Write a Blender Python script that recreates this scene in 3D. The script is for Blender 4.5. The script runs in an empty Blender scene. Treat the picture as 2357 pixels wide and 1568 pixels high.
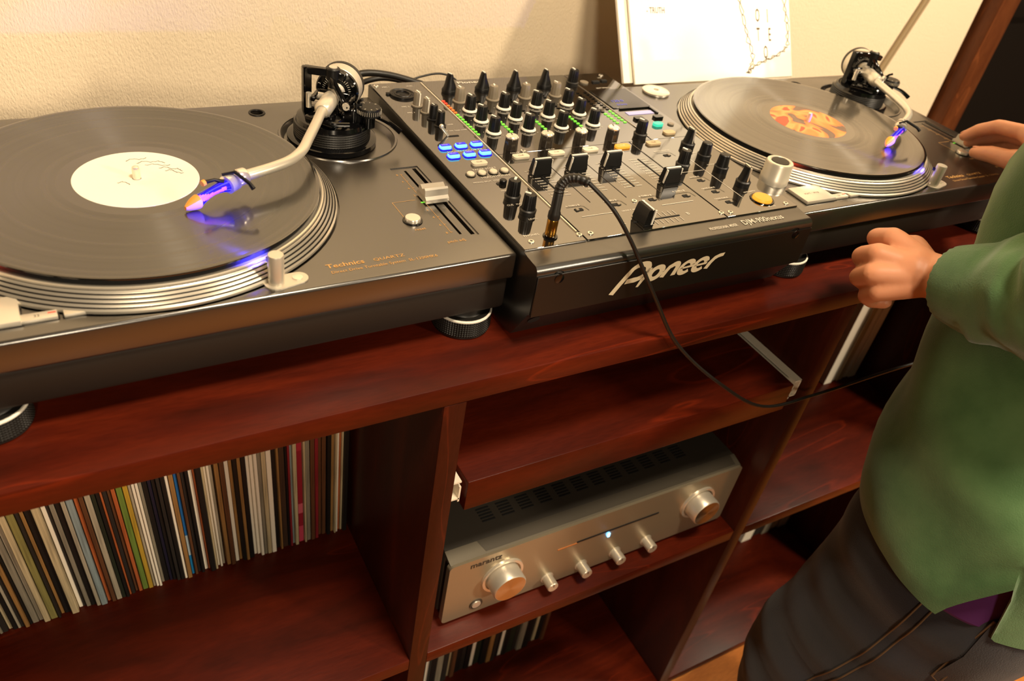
import bpy, bmesh, math, random
from mathutils import Vector, Matrix, noise
PI = math.pi
random.seed(7)
S = bpy.context.scene
COL = S.collection

# ------------------------------------------------------------------ camera
cam_d = bpy.data.cameras.new('camera')
cam = bpy.data.objects.new('camera', cam_d); COL.objects.link(cam)
cam_d.sensor_width = 36.0
cam_d.lens = 1858.39 / 2357 * 36.0
cam_d.clip_start = 0.01
Mr = Matrix(((0.8684974799940489, 0.18842403887017162, -0.45848501482571064),
             (-0.47240384727594636, 0.5948059786196027, -0.6504156001180919),
             (0.15015569360754977, 0.7814743945735213, 0.605599734398065)))
CAMPOS = Vector((-0.3495, -0.5124, 0.4648))
cam.matrix_world = Matrix.Translation(CAMPOS) @ Mr.to_4x4()
cam_d.dof.use_dof = True
cam_d.dof.focus_distance = 0.80
cam_d.dof.aperture_fstop = 7.0
S.camera = cam

# ------------------------------------------------------------------ world, lamps, exposure
w = bpy.data.worlds.new('world'); S.world = w; w.use_nodes = True
bg = w.node_tree.nodes['Background']
bg.inputs[0].default_value = (1.0, 0.78, 0.52, 1); bg.inputs[1].default_value = 0.02
def area(name, loc, target, size, power, color):
    d = bpy.data.lights.new(name, 'AREA'); d.shape = 'DISK'; d.size = size; d.energy = power; d.color = color
    o = bpy.data.objects.new(name, d); COL.objects.link(o); o.location = loc
    o.rotation_euler = (Vector(target) - Vector(loc)).to_track_quat('-Z', 'Y').to_euler()
    return o
area('ceiling_lamp_right', (1.60, -0.55, 1.62), (0.3, 0.1, 0.0), 0.20, 32, (1.0, 0.815, 0.58))
area('ceiling_lamp_left', (0.10, -0.62, 1.66), (0.1, 0.2, 0.0), 0.34, 26, (1.0, 0.815, 0.58))
area('room_lamp', (1.75, -2.30, 1.15), (0.2, 0.1, -0.1), 0.30, 37, (1.0, 0.815, 0.58))
area('far_side_lamp', (-0.75, -2.30, 0.95), (0.0, 0.1, -0.2), 0.35, 16, (1.0, 0.815, 0.58))
S.view_settings.view_transform = 'Standard'
S.view_settings.look = 'None'
S.view_settings.gamma = 1.0
S.view_settings.exposure = 0.5
S.view_settings.use_curve_mapping = False

# ------------------------------------------------------------------ materials
MATS = {}
def srgb(c):
    return tuple((x/12.92 if x <= 0.04045 else ((x+0.055)/1.055)**2.4) for x in [v/255 for v in c]) + (1,)
def pm(name, col=(128,128,128), rough=0.5, metal=0.0, ior=1.5, emit=None, es=1.0, aniso=0.0, coat=0.0, spec=None, sss=0.0):
    if name in MATS: return MATS[name]
    m = bpy.data.materials.new(name); m.use_nodes = True
    b = m.node_tree.nodes['Principled BSDF']
    b.inputs['Base Color'].default_value = srgb(col)
    b.inputs['Roughness'].default_value = rough
    b.inputs['Metallic'].default_value = metal
    b.inputs['IOR'].default_value = ior
    if emit: 
        b.inputs['Emission Color'].default_value = srgb(emit); b.inputs['Emission Strength'].default_value = es
    b.inputs['Anisotropic'].default_value = aniso
    b.inputs['Coat Weight'].default_value = coat
    if spec is not None: b.inputs['Specular IOR Level'].default_value = spec
    if sss:
        b.inputs['Subsurface Weight'].default_value = sss; b.inputs['Subsurface Radius'].default_value = (0.012, 0.005, 0.003)
        b.inputs['Subsurface Scale'].default_value = 0.6
    MATS[name] = m
    return m
def bsdf(m): return m.node_tree.nodes['Principled BSDF']
def nn(m, t, **kw):
    n = m.node_tree.nodes.new(t)
    for k, v in kw.items():
        if k in n.inputs: n.inputs[k].default_value = v
        else: setattr(n, k, v)
    return n
def lk(m, a, ao, b, bi): m.node_tree.links.new(a.outputs[ao], b.inputs[bi])
def ramp(m, stops):
    r = m.node_tree.nodes.new('ShaderNodeValToRGB')
    e = r.color_ramp.elements
    e[0].position, e[0].color = stops[0][0], stops[0][1]
    e[1].position, e[1].color = stops[1][0], stops[1][1]
    for p, c in stops[2:]:
        x = e.new(p); x.color = c
    return r
def add_bump(m, scale=(100,100,100), strength=0.2, dist=0.0005, detail=4, coord='Object', rot=(0,0,0), nscale=1.0):
    tc = nn(m, 'ShaderNodeTexCoord'); mp = nn(m, 'ShaderNodeMapping')
    mp.inputs['Scale'].default_value = scale; mp.inputs['Rotation'].default_value = rot
    lk(m, tc, coord, mp, 'Vector')
    no = nn(m, 'ShaderNodeTexNoise'); no.inputs['Scale'].default_value = nscale; no.inputs['Detail'].default_value = detail
    lk(m, mp, 'Vector', no, 'Vector')
    bu = nn(m, 'ShaderNodeBump'); bu.inputs['Strength'].default_value = strength; bu.inputs['Distance'].default_value = dist
    lk(m, no, 'Fac', bu, 'Height'); lk(m, bu, 'Normal', bsdf(m), 'Normal')
    return no

def wood(name, c1, c2, c3, axis='x', rough=0.38, k=1.0):
    m = pm(name, c1, rough, ior=1.45, coat=0.06, spec=0.22)
    bsdf(m).inputs['Coat Roughness'].default_value = 0.28
    tc = nn(m, 'ShaderNodeTexCoord'); mp = nn(m, 'ShaderNodeMapping')
    sc = {'x': (1.6, 9, 9), 'z': (9, 9, 1.6), 'y': (9, 1.6, 9)}[axis]
    mp.inputs['Scale'].default_value = [s*k for s in sc]
    lk(m, tc, 'Object', mp, 'Vector')
    n1 = nn(m, 'ShaderNodeTexNoise'); n1.inputs['Scale'].default_value = 1.6; n1.inputs['Detail'].default_value = 9; n1.inputs['Distortion'].default_value = 1.3
    lk(m, mp, 'Vector', n1, 'Vector')
    # contour lines of the growth rings
    mul = nn(m, 'ShaderNodeMath', operation='MULTIPLY'); mul.inputs[1].default_value = 5.0
    n2 = nn(m, 'ShaderNodeTexNoise'); n2.inputs['Scale'].default_value = 0.8; n2.inputs['Detail'].default_value = 3; n2.inputs['Distortion'].default_value = 0.6
    lk(m, mp, 'Vector', n2, 'Vector'); lk(m, n2, 'Fac', mul, 0)
    fr = nn(m, 'ShaderNodeMath', operation='FRACT'); lk(m, mul, 'Value', fr, 0)
    rr = ramp(m, [(0.0, (1,1,1,1)), (0.035, (0,0,0,1)), (0.985, (0,0,0,1)), (1.0, (1,1,1,1))]); lk(m, fr, 'Value', rr, 'Fac')
    r1 = ramp(m, [(0.28, srgb(c2)), (0.5, srgb(c1)), (0.72, srgb(c3))]); lk(m, n1, 'Fac', r1, 'Fac')
    mx = nn(m, 'ShaderNodeMix', data_type='RGBA', blend_type='MIX')
    mf = nn(m, 'ShaderNodeMath', operation='MULTIPLY'); mf.inputs[1].default_value = 0.45
    lk(m, rr, 'Color', mf, 0); lk(m, mf, 'Value', mx, 0)
    lk(m, r1, 'Color', mx, 6); mx.inputs[7].default_value = srgb(tuple(min(255, int(v*1.35)) for v in c3))
    # fine pores
    mp2 = nn(m, 'ShaderNodeMapping'); mp2.inputs['Scale'].default_value = [s*k*14 for s in sc]; lk(m, tc, 'Object', mp2, 'Vector')
    n3 = nn(m, 'ShaderNodeTexNoise'); n3.inputs['Scale'].default_value = 3; n3.inputs['Detail'].default_value = 5; lk(m, mp2, 'Vector', n3, 'Vector')
    r3 = ramp(m, [(0.35, (0.72,0.72,0.72,1)), (0.6, (1,1,1,1))]); lk(m, n3, 'Fac', r3, 'Fac')
    m2 = nn(m, 'ShaderNodeMix', data_type='RGBA', blend_type='MULTIPLY'); m2.inputs[0].default_value = 0.6
    lk(m, mx, 2, m2, 6); lk(m, r3, 'Color', m2, 7); lk(m, m2, 2, bsdf(m), 'Base Color')
    bu = nn(m, 'ShaderNodeBump'); bu.inputs['Strength'].default_value = 0.12; bu.inputs['Distance'].default_value = 0.0005
    lk(m, n3, 'Fac', bu, 'Height'); lk(m, bu, 'Normal', bsdf(m), 'Normal')
    return m
WOODX = wood('mahogany_stain_x', (74,20,6), (50,13,4), (94,29,9), 'x')
WOODZ_SHADED = wood('mahogany_shaded_z', (56,19,8), (42,13,6), (70,24,10), 'z')  # darker copy of the stain: compartment shade put into the dividers' colour
OAK = wood('floor_oak', (190,116,54), (166,96,42), (206,134,66), 'x')
CASING = wood('casing_wood', (92,50,26), (76,38,18), (108,62,33), 'z')

WALLM = pm('wallpaper', (232,214,184), 0.85)
no = add_bump(WALLM, (1,1,1), 0.6, 0.0016, 3, 'Object', (0, 0.7, 0), 1.0)
# woven, slanting relief of the wallpaper
_mp = [n for n in WALLM.node_tree.nodes if n.type == 'MAPPING'][0]
_mp.inputs['Scale'].default_value = (560, 150, 260)
DARKROOM = pm('room_paint', (48,41,33), 0.9)

DECK = pm('satin_black_deck', (36,31,25), 0.25, ior=2.4)
add_bump(DECK, (900,900,900), 0.06, 0.0002, 2)
DECKLOW = pm('dark_rubber_base', (26,21,16), 0.5)
PANEL = pm('mixer_gloss_panel', (24,21,17), 0.05, ior=3.0)
CHASSIS = pm('mixer_chassis_paint', (24,21,17), 0.32, ior=2.1)
add_bump(CHASSIS, (1400,1400,1400), 0.12, 0.0003, 2)
CHASSISF = pm('mixer_front_plate', (16,14,12), 0.38)
BLK = pm('black_plastic', (11,10,10), 0.42, ior=1.4)
BLKR = pm('black_rubber', (22,20,17), 0.42)
BLKG = pm('gloss_black', (8,8,9), 0.12)
HOLE = pm('slot_black', (3,3,3), 0.8)
SIL = pm('satin_silver', (214,206,190), 0.36, metal=0.6)
SILB = pm('bright_silver', (236,228,212), 0.24, metal=0.7)
ALU = pm('brushed_aluminium', (182,176,164), 0.34, metal=1.0)
add_bump(ALU, (8,400,900), 0.08, 0.0002, 3)
PLATM = pm('platter_aluminium', (212,204,188), 0.34, metal=0.75)
PLATD = pm('platter_groove', (26,22,18), 0.5)
GREYK = pm('grey_knob', (122,112,96), 0.42)
WHITE = pm('white_plastic', (232,226,212), 0.4)
CREAM = pm('cream_button', (214,202,178), 0.45)
BEIGEB = pm('beige_button', (178,156,120), 0.45)
INKW = pm('white_print', (214,206,190), 0.6)
INKG = pm('gold_print', (196,148,84), 0.5)
INKD = pm('dark_print', (60,48,36), 0.7)
GOLD = pm('gold_plug', (206,150,62), 0.22, metal=1.0)
LBLUE = pm('lit_blue_button', (30,60,120), 0.4, emit=(110,214,255), es=1.5)
DBLUE = pm('blue_button_rim', (16,10,120), 0.4, emit=(30,8,250), es=0.9)
LORANGE = pm('lit_orange_button', (90,50,14), 0.4, emit=(255,160,44), es=1.0)
LTEAL = pm('lit_teal_button', (20,70,56), 0.4, emit=(60,226,176), es=0.75)
LGREEN = pm('led_green', (110,200,60), 0.4, emit=(96,190,50), es=0.8)
LRED = pm('led_red', (230,60,40), 0.4, emit=(230,50,30), es=0.9)
LAMBER = pm('led_amber', (220,110,40), 0.4, emit=(210,90,36), es=0.7)
LCD = pm('lcd_window', (150,140,170), 0.3, emit=(150,145,190), es=0.45)
DISPB = pm('display_segments', (30,40,150), 0.3, emit=(50,60,190), es=0.5)
LEDB = pm('led_blue', (80,120,255), 0.3, emit=(90,180,255), es=9)
AMPF = pm('champagne_panel', (164,152,128), 0.36, metal=0.6); add_bump(AMPF, (4,300,900), 0.06, 0.0002, 3)
AMPB = pm('amp_cabinet', (50,45,38), 0.5, ior=1.5)
AMPC = pm('amp_chamfer', (100,93,79), 0.42, metal=0.4)
MAT = pm('slipmat_felt', (12,11,10), 0.95)
SKIN = pm('skin', (204,140,104), 0.5, sss=0.22)
NAIL = pm('nail', (226,160,128), 0.3)
HAIR = pm('hair', (24,18,14), 0.5)
GREEN = pm('green_knit', (74,112,64), 0.95)
DENIM = pm('denim', (18,19,28), 0.9)
PURPLE = pm('purple_cotton', (72,18,84), 0.9)
SEAM = pm('tan_thread', (96,74,50), 0.9)
LEATHER = pm('shoe_cloth', (40,36,34), 0.8)
for m_, c1, c2, sc in ((GREEN, (56,92,48), (88,122,76), 38), (DENIM, (11,12,19), (28,30,42), 30)):
    tc = nn(m_, 'ShaderNodeTexCoord'); n1 = nn(m_, 'ShaderNodeTexNoise'); n1.inputs['Scale'].default_value = sc*0.35; n1.inputs['Detail'].default_value = 6
    lk(m_, tc, 'Object', n1, 'Vector'); r = ramp(m_, [(0.35, srgb(c1)), (0.68, srgb(c2))]); lk(m_, n1, 'Fac', r, 'Fac'); lk(m_, r, 'Color', bsdf(m_), 'Base Color')
    wv = nn(m_, 'ShaderNodeTexNoise'); wv.inputs['Scale'].default_value = 700; lk(m_, tc, 'Object', wv, 'Vector')
    bu = nn(m_, 'ShaderNodeBump'); bu.inputs['Strength'].default_value = 0.35; bu.inputs['Distance'].default_value = 0.001
    lk(m_, wv, 'Fac', bu, 'Height'); lk(m_, bu, 'Normal', bsdf(m_), 'Normal')
    bsdf(m_).inputs['Sheen Weight'].default_value = 0.25

# vinyl: circular grooves -> anisotropic about z, track bands of slightly different gloss
def vinyl(name, seed):
    m = pm(name, (17,15,12), 0.2, ior=1.7, aniso=0.97, coat=0.8); bsdf(m).inputs['Coat Roughness'].default_value = 0.10; bsdf(m).inputs['Coat IOR'].default_value = 1.65
    tg = nn(m, 'ShaderNodeTangent', direction_type='RADIAL', axis='Z'); lk(m, tg, 'Tangent', bsdf(m), 'Tangent')
    tc = nn(m, 'ShaderNodeTexCoord'); sx = nn(m, 'ShaderNodeSeparateXYZ'); lk(m, tc, 'Object', sx, 'Vector')
    cx = nn(m, 'ShaderNodeCombineXYZ'); lk(m, sx, 'X', cx, 'X'); lk(m, sx, 'Y', cx, 'Y')
    ln = nn(m, 'ShaderNodeVectorMath', operation='LENGTH'); lk(m, cx, 'Vector', ln, 0)
    n1 = nn(m, 'ShaderNodeTexNoise', noise_dimensions='1D'); n1.inputs['Scale'].default_value = 150; n1.inputs['Detail'].default_value = 6
    add = nn(m, 'ShaderNodeMath', operation='ADD'); add.inputs[1].default_value = seed; lk(m, ln, 'Value', add, 0); lk(m, add, 'Value', n1, 'W')
    r = ramp(m, [(0.3, (0.25,)*3+(1,)), (0.7, (0.36,)*3+(1,))]); lk(m, n1, 'Fac', r, 'Fac')
    # smooth run-out near the label and lead-in at the edge
    r2 = ramp(m, [(0.0, (0,0,0,1)), (0.061/0.151-0.004, (0,0,0,1)), (0.061/0.151, (1,1,1,1)), (0.975, (1,1,1,1)), (0.985, (0,0,0,1))])
    dv = nn(m, 'ShaderNodeMath', operation='DIVIDE'); dv.inputs[1].default_value = 0.151; lk(m, ln, 'Value', dv, 0); lk(m, dv, 'Value', r2, 'Fac')
    mu = nn(m, 'ShaderNodeMath', operation='MULTIPLY'); lk(m, r, 'Color', mu, 0); lk(m, r2, 'Color', mu, 1)
    ad = nn(m, 'ShaderNodeMath', operation='MAXIMUM'); ad.inputs[1].default_value = 0.09; lk(m, mu, 'Value', ad, 0)
    lk(m, ad, 'Value', bsdf(m), 'Roughness')
    an = nn(m, 'ShaderNodeMath', operation='MULTIPLY'); an.inputs[1].default_value = 0.97; lk(m, r2, 'Color', an, 0); lk(m, an, 'Value', bsdf(m), 'Anisotropic')
    bsdf(m).inputs['Anisotropic Rotation'].default_value = 0.25
    return m
VIN1 = vinyl('vinyl_left', 0.3); VIN2 = vinyl('vinyl_right', 2.1)

# ------------------------------------------------------------------ mesh helpers
class MB:
    def __init__(s): s.v = []; s.f = []; s.mi = []; s.sm = []; s.mats = []
    def mat(s, m):
        if m not in s.mats: s.mats.append(m)
        return s.mats.index(m)
    def add(s, vs, fs, m=None, M=None, smooth=False):
        o = len(s.v)
        for v in vs: s.v.append(tuple(M @ Vector(v)) if M else tuple(v))
        i = s.mat(m) if m else 0
        for f in fs: s.f.append([o+a for a in f]); s.mi.append(i); s.sm.append(smooth)
        return s
    def box(s, c, d, m=None, bev=0.0, M=None, seg=2):
        if bev <= 0:
            x, y, z = [a/2 for a in d]
            vs = [(c[0]+i*x, c[1]+j*y, c[2]+k*z) for i in (-1,1) for j in (-1,1) for k in (-1,1)]
            fs = [(0,1,3,2),(4,6,7,5),(0,4,5,1),(2,3,7,6),(0,2,6,4),(1,5,7,3)]
            return s.add(vs, fs, m, M)
        bm = bmesh.new(); bmesh.ops.create_cube(bm, size=1.0)
        for v in bm.verts: v.co = Vector((v.co.x*d[0], v.co.y*d[1], v.co.z*d[2]))
        bmesh.ops.bevel(bm, geom=list(bm.edges), offset=min(bev, min(d)*0.49), segments=seg, profile=0.5, affect='EDGES')
        for v in bm.verts: v.co += Vector(c)
        return s.bm(bm, m, M, True)
    def bm(s, bm, m=None, M=None, smooth=False):
        bm.verts.ensure_lookup_table()
        for i, v in enumerate(bm.verts): v.index = i
        s.add([v.co.copy() for v in bm.verts], [[v.index for v in f.verts] for f in bm.faces], m, M, smooth)
        bm.free(); return s
    def lathe(s, prof, c=(0,0,0), seg=32, m=None, M=None, smooth=True, ms=None, axis=None):
        # prof: (r, z) list ; ms: material per profile segment
        T = Matrix.Translation(c)
        if axis is not None: T = T @ Vector(axis).to_track_quat('Z', 'Y').to_matrix().to_4x4()
        if M: T = M @ T
        vs = []; rings = []
        for r, z in prof:
            if r < 1e-6: rings.append([len(vs)]); vs.append((0, 0, z))
            else:
                rings.append(list(range(len(vs), len(vs)+seg)))
                vs += [(r*math.cos(2*PI*k/seg), r*math.sin(2*PI*k/seg), z) for k in range(seg)]
        o = len(s.v)
        for v in vs: s.v.append(tuple(T @ Vector(v)))
        for q in range(len(prof)-1):
            a, b = rings[q], rings[q+1]
            i = s.mat(ms[q] if ms else m) if (ms or m) else 0
            for k in range(seg):
                k2 = (k+1) % seg
                if len(a) == 1 and len(b) == 1: continue
                if len(a) == 1: f = [a[0], b[k], b[k2]]
                elif len(b) == 1: f = [a[k], a[k2], b[0]]
                else: f = [a[k], a[k2], b[k2], b[k]]
                s.f.append([o+x for x in f]); s.mi.append(i); s.sm.append(smooth)
        return s
    def cyl(s, c, r, h, seg=24, m=None, bev=0.0, axis=None, M=None, r2=None):
        r2 = r if r2 is None else r2
        if bev: p = [(0,0),(r,0),(r2,h-bev),(r2-bev,h),(0,h)]
        else: p = [(0,0),(r,0),(r2,h),(0,h)]
        return s.lathe(p, c, seg, m, M, False if seg < 16 else True, axis=axis)
    def tube(s, pts, r, seg=10, m=None, M=None, caps=True, up=(0,0,1)):
        pts = [Vector(p) for p in pts]; n = len(pts)
        rs = r if isinstance(r, (list, tuple)) else [r]*n
        vs = []; prev = None
        for i, p in enumerate(pts):
            t = (pts[min(i+1, n-1)] - pts[max(i-1, 0)]).normalized()
            if prev is None:
                a = Vector(up) if abs(t.dot(Vector(up))) < 0.95 else Vector((1,0,0))
                x = a.cross(t).normalized()
            else: x = (prev - t*prev.dot(t)).normalized()
            prev = x; y = t.cross(x)
            vs += [p + (x*math.cos(2*PI*k/seg) + y*math.sin(2*PI*k/seg))*rs[i] for k in range(seg)]
        fs = [[i*seg+k, i*seg+(k+1)%seg, (i+1)*seg+(k+1)%seg, (i+1)*seg+k] for i in range(n-1) for k in range(seg)]
        if caps: fs += [list(range(seg))[::-1], [(n-1)*seg+k for k in range(seg)]]
        return s.add(vs, fs, m, M, True)
    def prism(s, poly, z0, z1, m=None, M=None, smooth=False):
        n = len(poly)
        vs = [(x, y, z0) for x, y in poly] + [(x, y, z1) for x, y in poly]
        fs = [list(range(n))[::-1], list(range(n, 2*n))] + [[i, (i+1)%n, n+(i+1)%n, n+i] for i in range(n)]
        return s.add(vs, fs, m, M, smooth)
    def ribbon(s, pts, w, m=None, M=None, z=0.0):
        # flat stroke in local xy at height z ; w: width or list of widths
        P = [Vector((p[0], p[1])) for p in pts]; n = len(P); ws = w if isinstance(w, (list, tuple)) else [w]*n
        vs = []
        for i in range(n):
            t = (P[min(i+1,n-1)] - P[max(i-1,0)]).normalized(); nrm = Vector((-t.y, t.x))
            a = P[i]+nrm*ws[i]/2; b = P[i]-nrm*ws[i]/2
            vs += [(a.x, a.y, z), (b.x, b.y, z)]
        fs = [[2*i, 2*i+1, 2*i+3, 2*i+2] for i in range(n-1)]
        return s.add(vs, fs, m, M)
    def sphere(s, c, r, m=None, seg=16, M=None):
        rr = r if isinstance(r, (list, tuple)) else (r, r, r); nz = seg//2+1
        T = Matrix.Translation(c) @ Matrix.Diagonal((*rr, 1))
        if M: T = M @ T
        prof = [(math.sin(PI*i/nz) if 0 < i < nz else 0, -math.cos(PI*i/nz)) for i in range(nz+1)]
        return s.lathe(prof, (0,0,0), seg, m, T)
    def build(s, name, mats=None, parent=None, loc=None, rot=None, auto=None):
        me = bpy.data.meshes.new(name)
        me.from_pydata([tuple(v) for v in s.v], [], s.f)
        ml = s.mats if s.mats else ([mats] if mats else [])
        if s.mats and mats and False: pass
        for m in ml: me.materials.append(m)
        me.polygons.foreach_set('material_index', s.mi)
        me.polygons.foreach_set('use_smooth', s.sm)
        me.update()
        if any(s.sm):
            try: me.set_sharp_from_angle(angle=math.radians(38))
            except Exception: pass
        o = bpy.data.objects.new(name, me); COL.objects.link(o)
        if parent: o.parent = parent
        if loc: o.location = loc
        if rot: o.rotation_euler = rot
        return o
def one(name, mat, parent, fn, loc=None, rot=None):
    b = MB(); fn(b); return b.build(name, mat, parent, loc, rot)
def empty(name, loc, rz=0.0):
    o = bpy.data.objects.new(name, None); COL.objects.link(o); o.location = loc; o.rotation_euler = (0, 0, rz); o.empty_display_size = 0.05
    return o
def tag(o, label=None, cat=None, group=None, kind=None):
    if label: o['label'] = label
    if cat: o['category'] = cat
    if group: o['group'] = group
    if kind: o['kind'] = kind
    return o
def lab(o, s): o['label'] = s; return o
def apply_mods(o):
    dg = bpy.context.evaluated_depsgraph_get(); dg.update()
    me = bpy.data.meshes.new_from_object(o.evaluated_get(dg))
    o.modifiers.clear(); old = o.data; o.data = me
    return o
def cut(o, cutters):
    for c in cutters:
        md = o.modifiers.new('b', 'BOOLEAN'); md.operation = 'DIFFERENCE'; md.solver = 'EXACT'; md.object = c
    apply_mods(o)
    for c in cutters:
        bpy.data.objects.remove(c, do_unlink=True)
    try: o.data.set_sharp_from_angle(angle=math.radians(30))
    except Exception: pass
    return o
def text_bm(b, txt, size, M, m, bold=0.0, sx=1.0, shear=0.0, align='LEFT'):
    cu = bpy.data.curves.new('t', 'FONT'); cu.body = txt; cu.size = size; cu.offset = bold; cu.shear = shear; cu.align_x = align; cu.resolution_u = 2
    o = bpy.data.objects.new('t', cu); COL.objects.link(o)
    dg = bpy.context.evaluated_depsgraph_get(); dg.update()
    me = bpy.data.meshes.new_from_object(o.evaluated_get(dg))
    b.add([(v.co.x*sx, v.co.y, v.co.z) for v in me.vertices], [list(p.vertices) for p in me.polygons], m, M)
    bpy.data.objects.remove(o, do_unlink=True); bpy.data.curves.remove(cu); bpy.data.meshes.remove(me)
def TM(x, y, z, rz=0.0): return Matrix.Translation((x, y, z)) @ Matrix.Rotation(rz, 4, 'Z')
def lerp(a, b, t): return a+(b-a)*t
def catmull(P, n=6):
    P = [Vector(p) for p in P]; out = []
    for i in range(len(P)-1):
        p0 = P[max(i-1,0)]; p1 = P[i]; p2 = P[i+1]; p3 = P[min(i+2, len(P)-1)]
        for k in range(n):
            t = k/n
            out.append(0.5*((2*p1)+(p2-p0)*t+(2*p0-5*p1+4*p2-p3)*t*t+(3*p1-p0-3*p2+p3)*t*t*t))
    out.append(P[-1]); return out

# ------------------------------------------------------------------ room
FZ = -0.892; WY = 0.53
one('wall_back', WALLM, None, lambda b: b.box((-0.30, WY+0.05, 0.45), (3.38, 0.1, 2.72)))['kind'] = 'structure'
one('wall_right', DARKROOM, None, lambda b: b.box((2.35, -1.2, 0.45), (0.1, 3.5, 2.72)))['kind'] = 'structure'
one('wall_left', DARKROOM, None, lambda b: b.box((-2.04, -1.2, 0.45), (0.1, 3.5, 2.72)))['kind'] = 'structure'
one('wall_front', DARKROOM, None, lambda b: b.box((0.155, -3.0, 0.45), (4.4, 0.1, 2.72)))['kind'] = 'structure'
one('ceiling', DARKROOM, None, lambda b: b.box((0.155, -1.2, 1.84), (4.5, 3.7, 0.08)))['kind'] = 'structure'
fl = one('floor', OAK, None, lambda b: b.box((0.155, -1.2, FZ-0.03), (4.5, 3.7, 0.05))); fl['kind'] = 'structure'
plk = None
for r in range(16):
    for c_ in range(4):
        x = -1.2+c_*0.9+(r % 3)*0.27; y = WY-0.06-r*0.09
        if plk is None:
            plk = one('plank', OAK, fl, lambda b: b.box((0, 0, 0), (0.897, 0.087, 0.006), bev=0.0012, seg=1)); o = plk
        else: o = plk.copy(); COL.objects.link(o)
        o.location = (x, y, FZ-0.003)
# doorway at the right end: wooden casing, dark door
tr = one('trim_1', CASING, None, lambda b: b.box((1.435, WY-0.012, 0.45), (0.062, 0.045, 2.68), bev=0.003)); tr['kind'] = 'structure'
dr = empty('door_1', (1.90, WY+0.03, FZ)); dr['kind'] = 'structure'
DOORM = pm('door_dark', (18,14,11), 0.3)
one('door_panel', DOORM, dr, lambda b: b.box((0, 0.0, 1.35), (0.87, 0.03, 2.69)))
one('door_stile', DOORM, dr, lambda b: b.box((-0.40, -0.022, 1.35), (0.05, 0.018, 2.68), bev=0.003))
one('door_stile', DOORM, dr, lambda b: b.box((0.40, -0.022, 1.35), (0.05, 0.018, 2.68), bev=0.003))
one('door_rail', DOORM, dr, lambda b: b.box((0, -0.021, 1.05), (0.75, 0.014, 0.09), bev=0.003))
# flat cable slanting across the wall
WS = pm('cord_beige', (150,130,96), 0.6)
b = MB()
for k in (-0.0045, 0.0045):
    b.tube([(1.30+k, WY-0.005, 0.62), (1.20+k, WY-0.005, 0.15), (1.153+k, WY-0.005, 0.012), (1.11+k, WY-0.006, -0.12), (1.09+k, WY-0.008, -0.4)], 0.0042, 8)
tag(b.build('wall_cord', WS), 'beige twin cord slanting down the wall right of the white sleeves', 'cord')

# ------------------------------------------------------------------ sideboard
YF, YB = -0.0546, 0.46; SZ = -0.438; TB = 0.0235; DX = [(-0.607,-0.585), (-0.085,-0.062), (0.438,0.461), (0.945,0.968)]
sb = empty('sideboard', (0.18, 0.2, FZ)); tag(sb, 'long mahogany stained sideboard with open record compartments under the turntables', 'sideboard')
def sbp(name, mat, c, d, bev=0.0012, lb=None):
    o = one(name, mat, sb, lambda b: b.box((c[0]-0.18, c[1]-0.2, c[2]-FZ), d, bev=bev))
    if lb: o['label'] = lb
    return o
sbp('top_board', WOODX, (0.18, (YF+YB)/2, -TB/2), (1.576, YB-YF, TB), 0.0020)
for a, b_ in DX:
    d_ = sbp('divider', WOODZ_SHADED, ((a+b_)/2, (YF+YB)/2, (-TB+FZ)/2), (b_-a, YB-YF-0.0006, -TB-FZ))
for i in range(3):
    x0 = DX[i][1]; x1 = DX[i+1][0]
    sbp('shelf_board', WOODX, ((x0+x1)/2, (YF+YB)/2, SZ-0.0105), (x1-x0, YB-YF-0.001, 0.021))
    sbp('bottom_board', WOODX, ((x0+x1)/2, (YF+YB)/2, -0.8785), (x1-x0, YB-YF-0.001, 0.017))
BACKW = pm('back_panel_dark', (44,18,10), 0.6)
sbp('back_panel', BACKW, (0.18, YB+0.003, (-TB+FZ)/2), (1.57, 0.006, -TB-FZ), 0)
tray = sbp('sliding_tray', WOODX, (0.188, 0.165, -0.1655), (0.462, 0.43, 0.043), 0.0016)
RAILM = pm('white_rail', (226,216,196), 0.45)
for sx, x in ((1, -0.0605), (-1, 0.4365)):
    b = MB(); X = x-0.18
    # folded slide: upright web, foot and lip, ending in a small turned-out stop
    b.box((X+sx*0.001, -0.046, 0.735), (0.002, 0.40, 0.026)); b.box((X+sx*0.006, -0.046, 0.7225), (0.012, 0.40, 0.002))
    b.box((X+sx*0.006, -0.046, 0.7475), (0.012, 0.40, 0.002)); b.box((X+sx*0.0115, -0.236, 0.729), (0.002, 0.02, 0.022))
    lab(b.build('tray_rail', RAILM, sb, loc=(0,0,0)), 'white metal slide of the pull-out tray')

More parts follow.
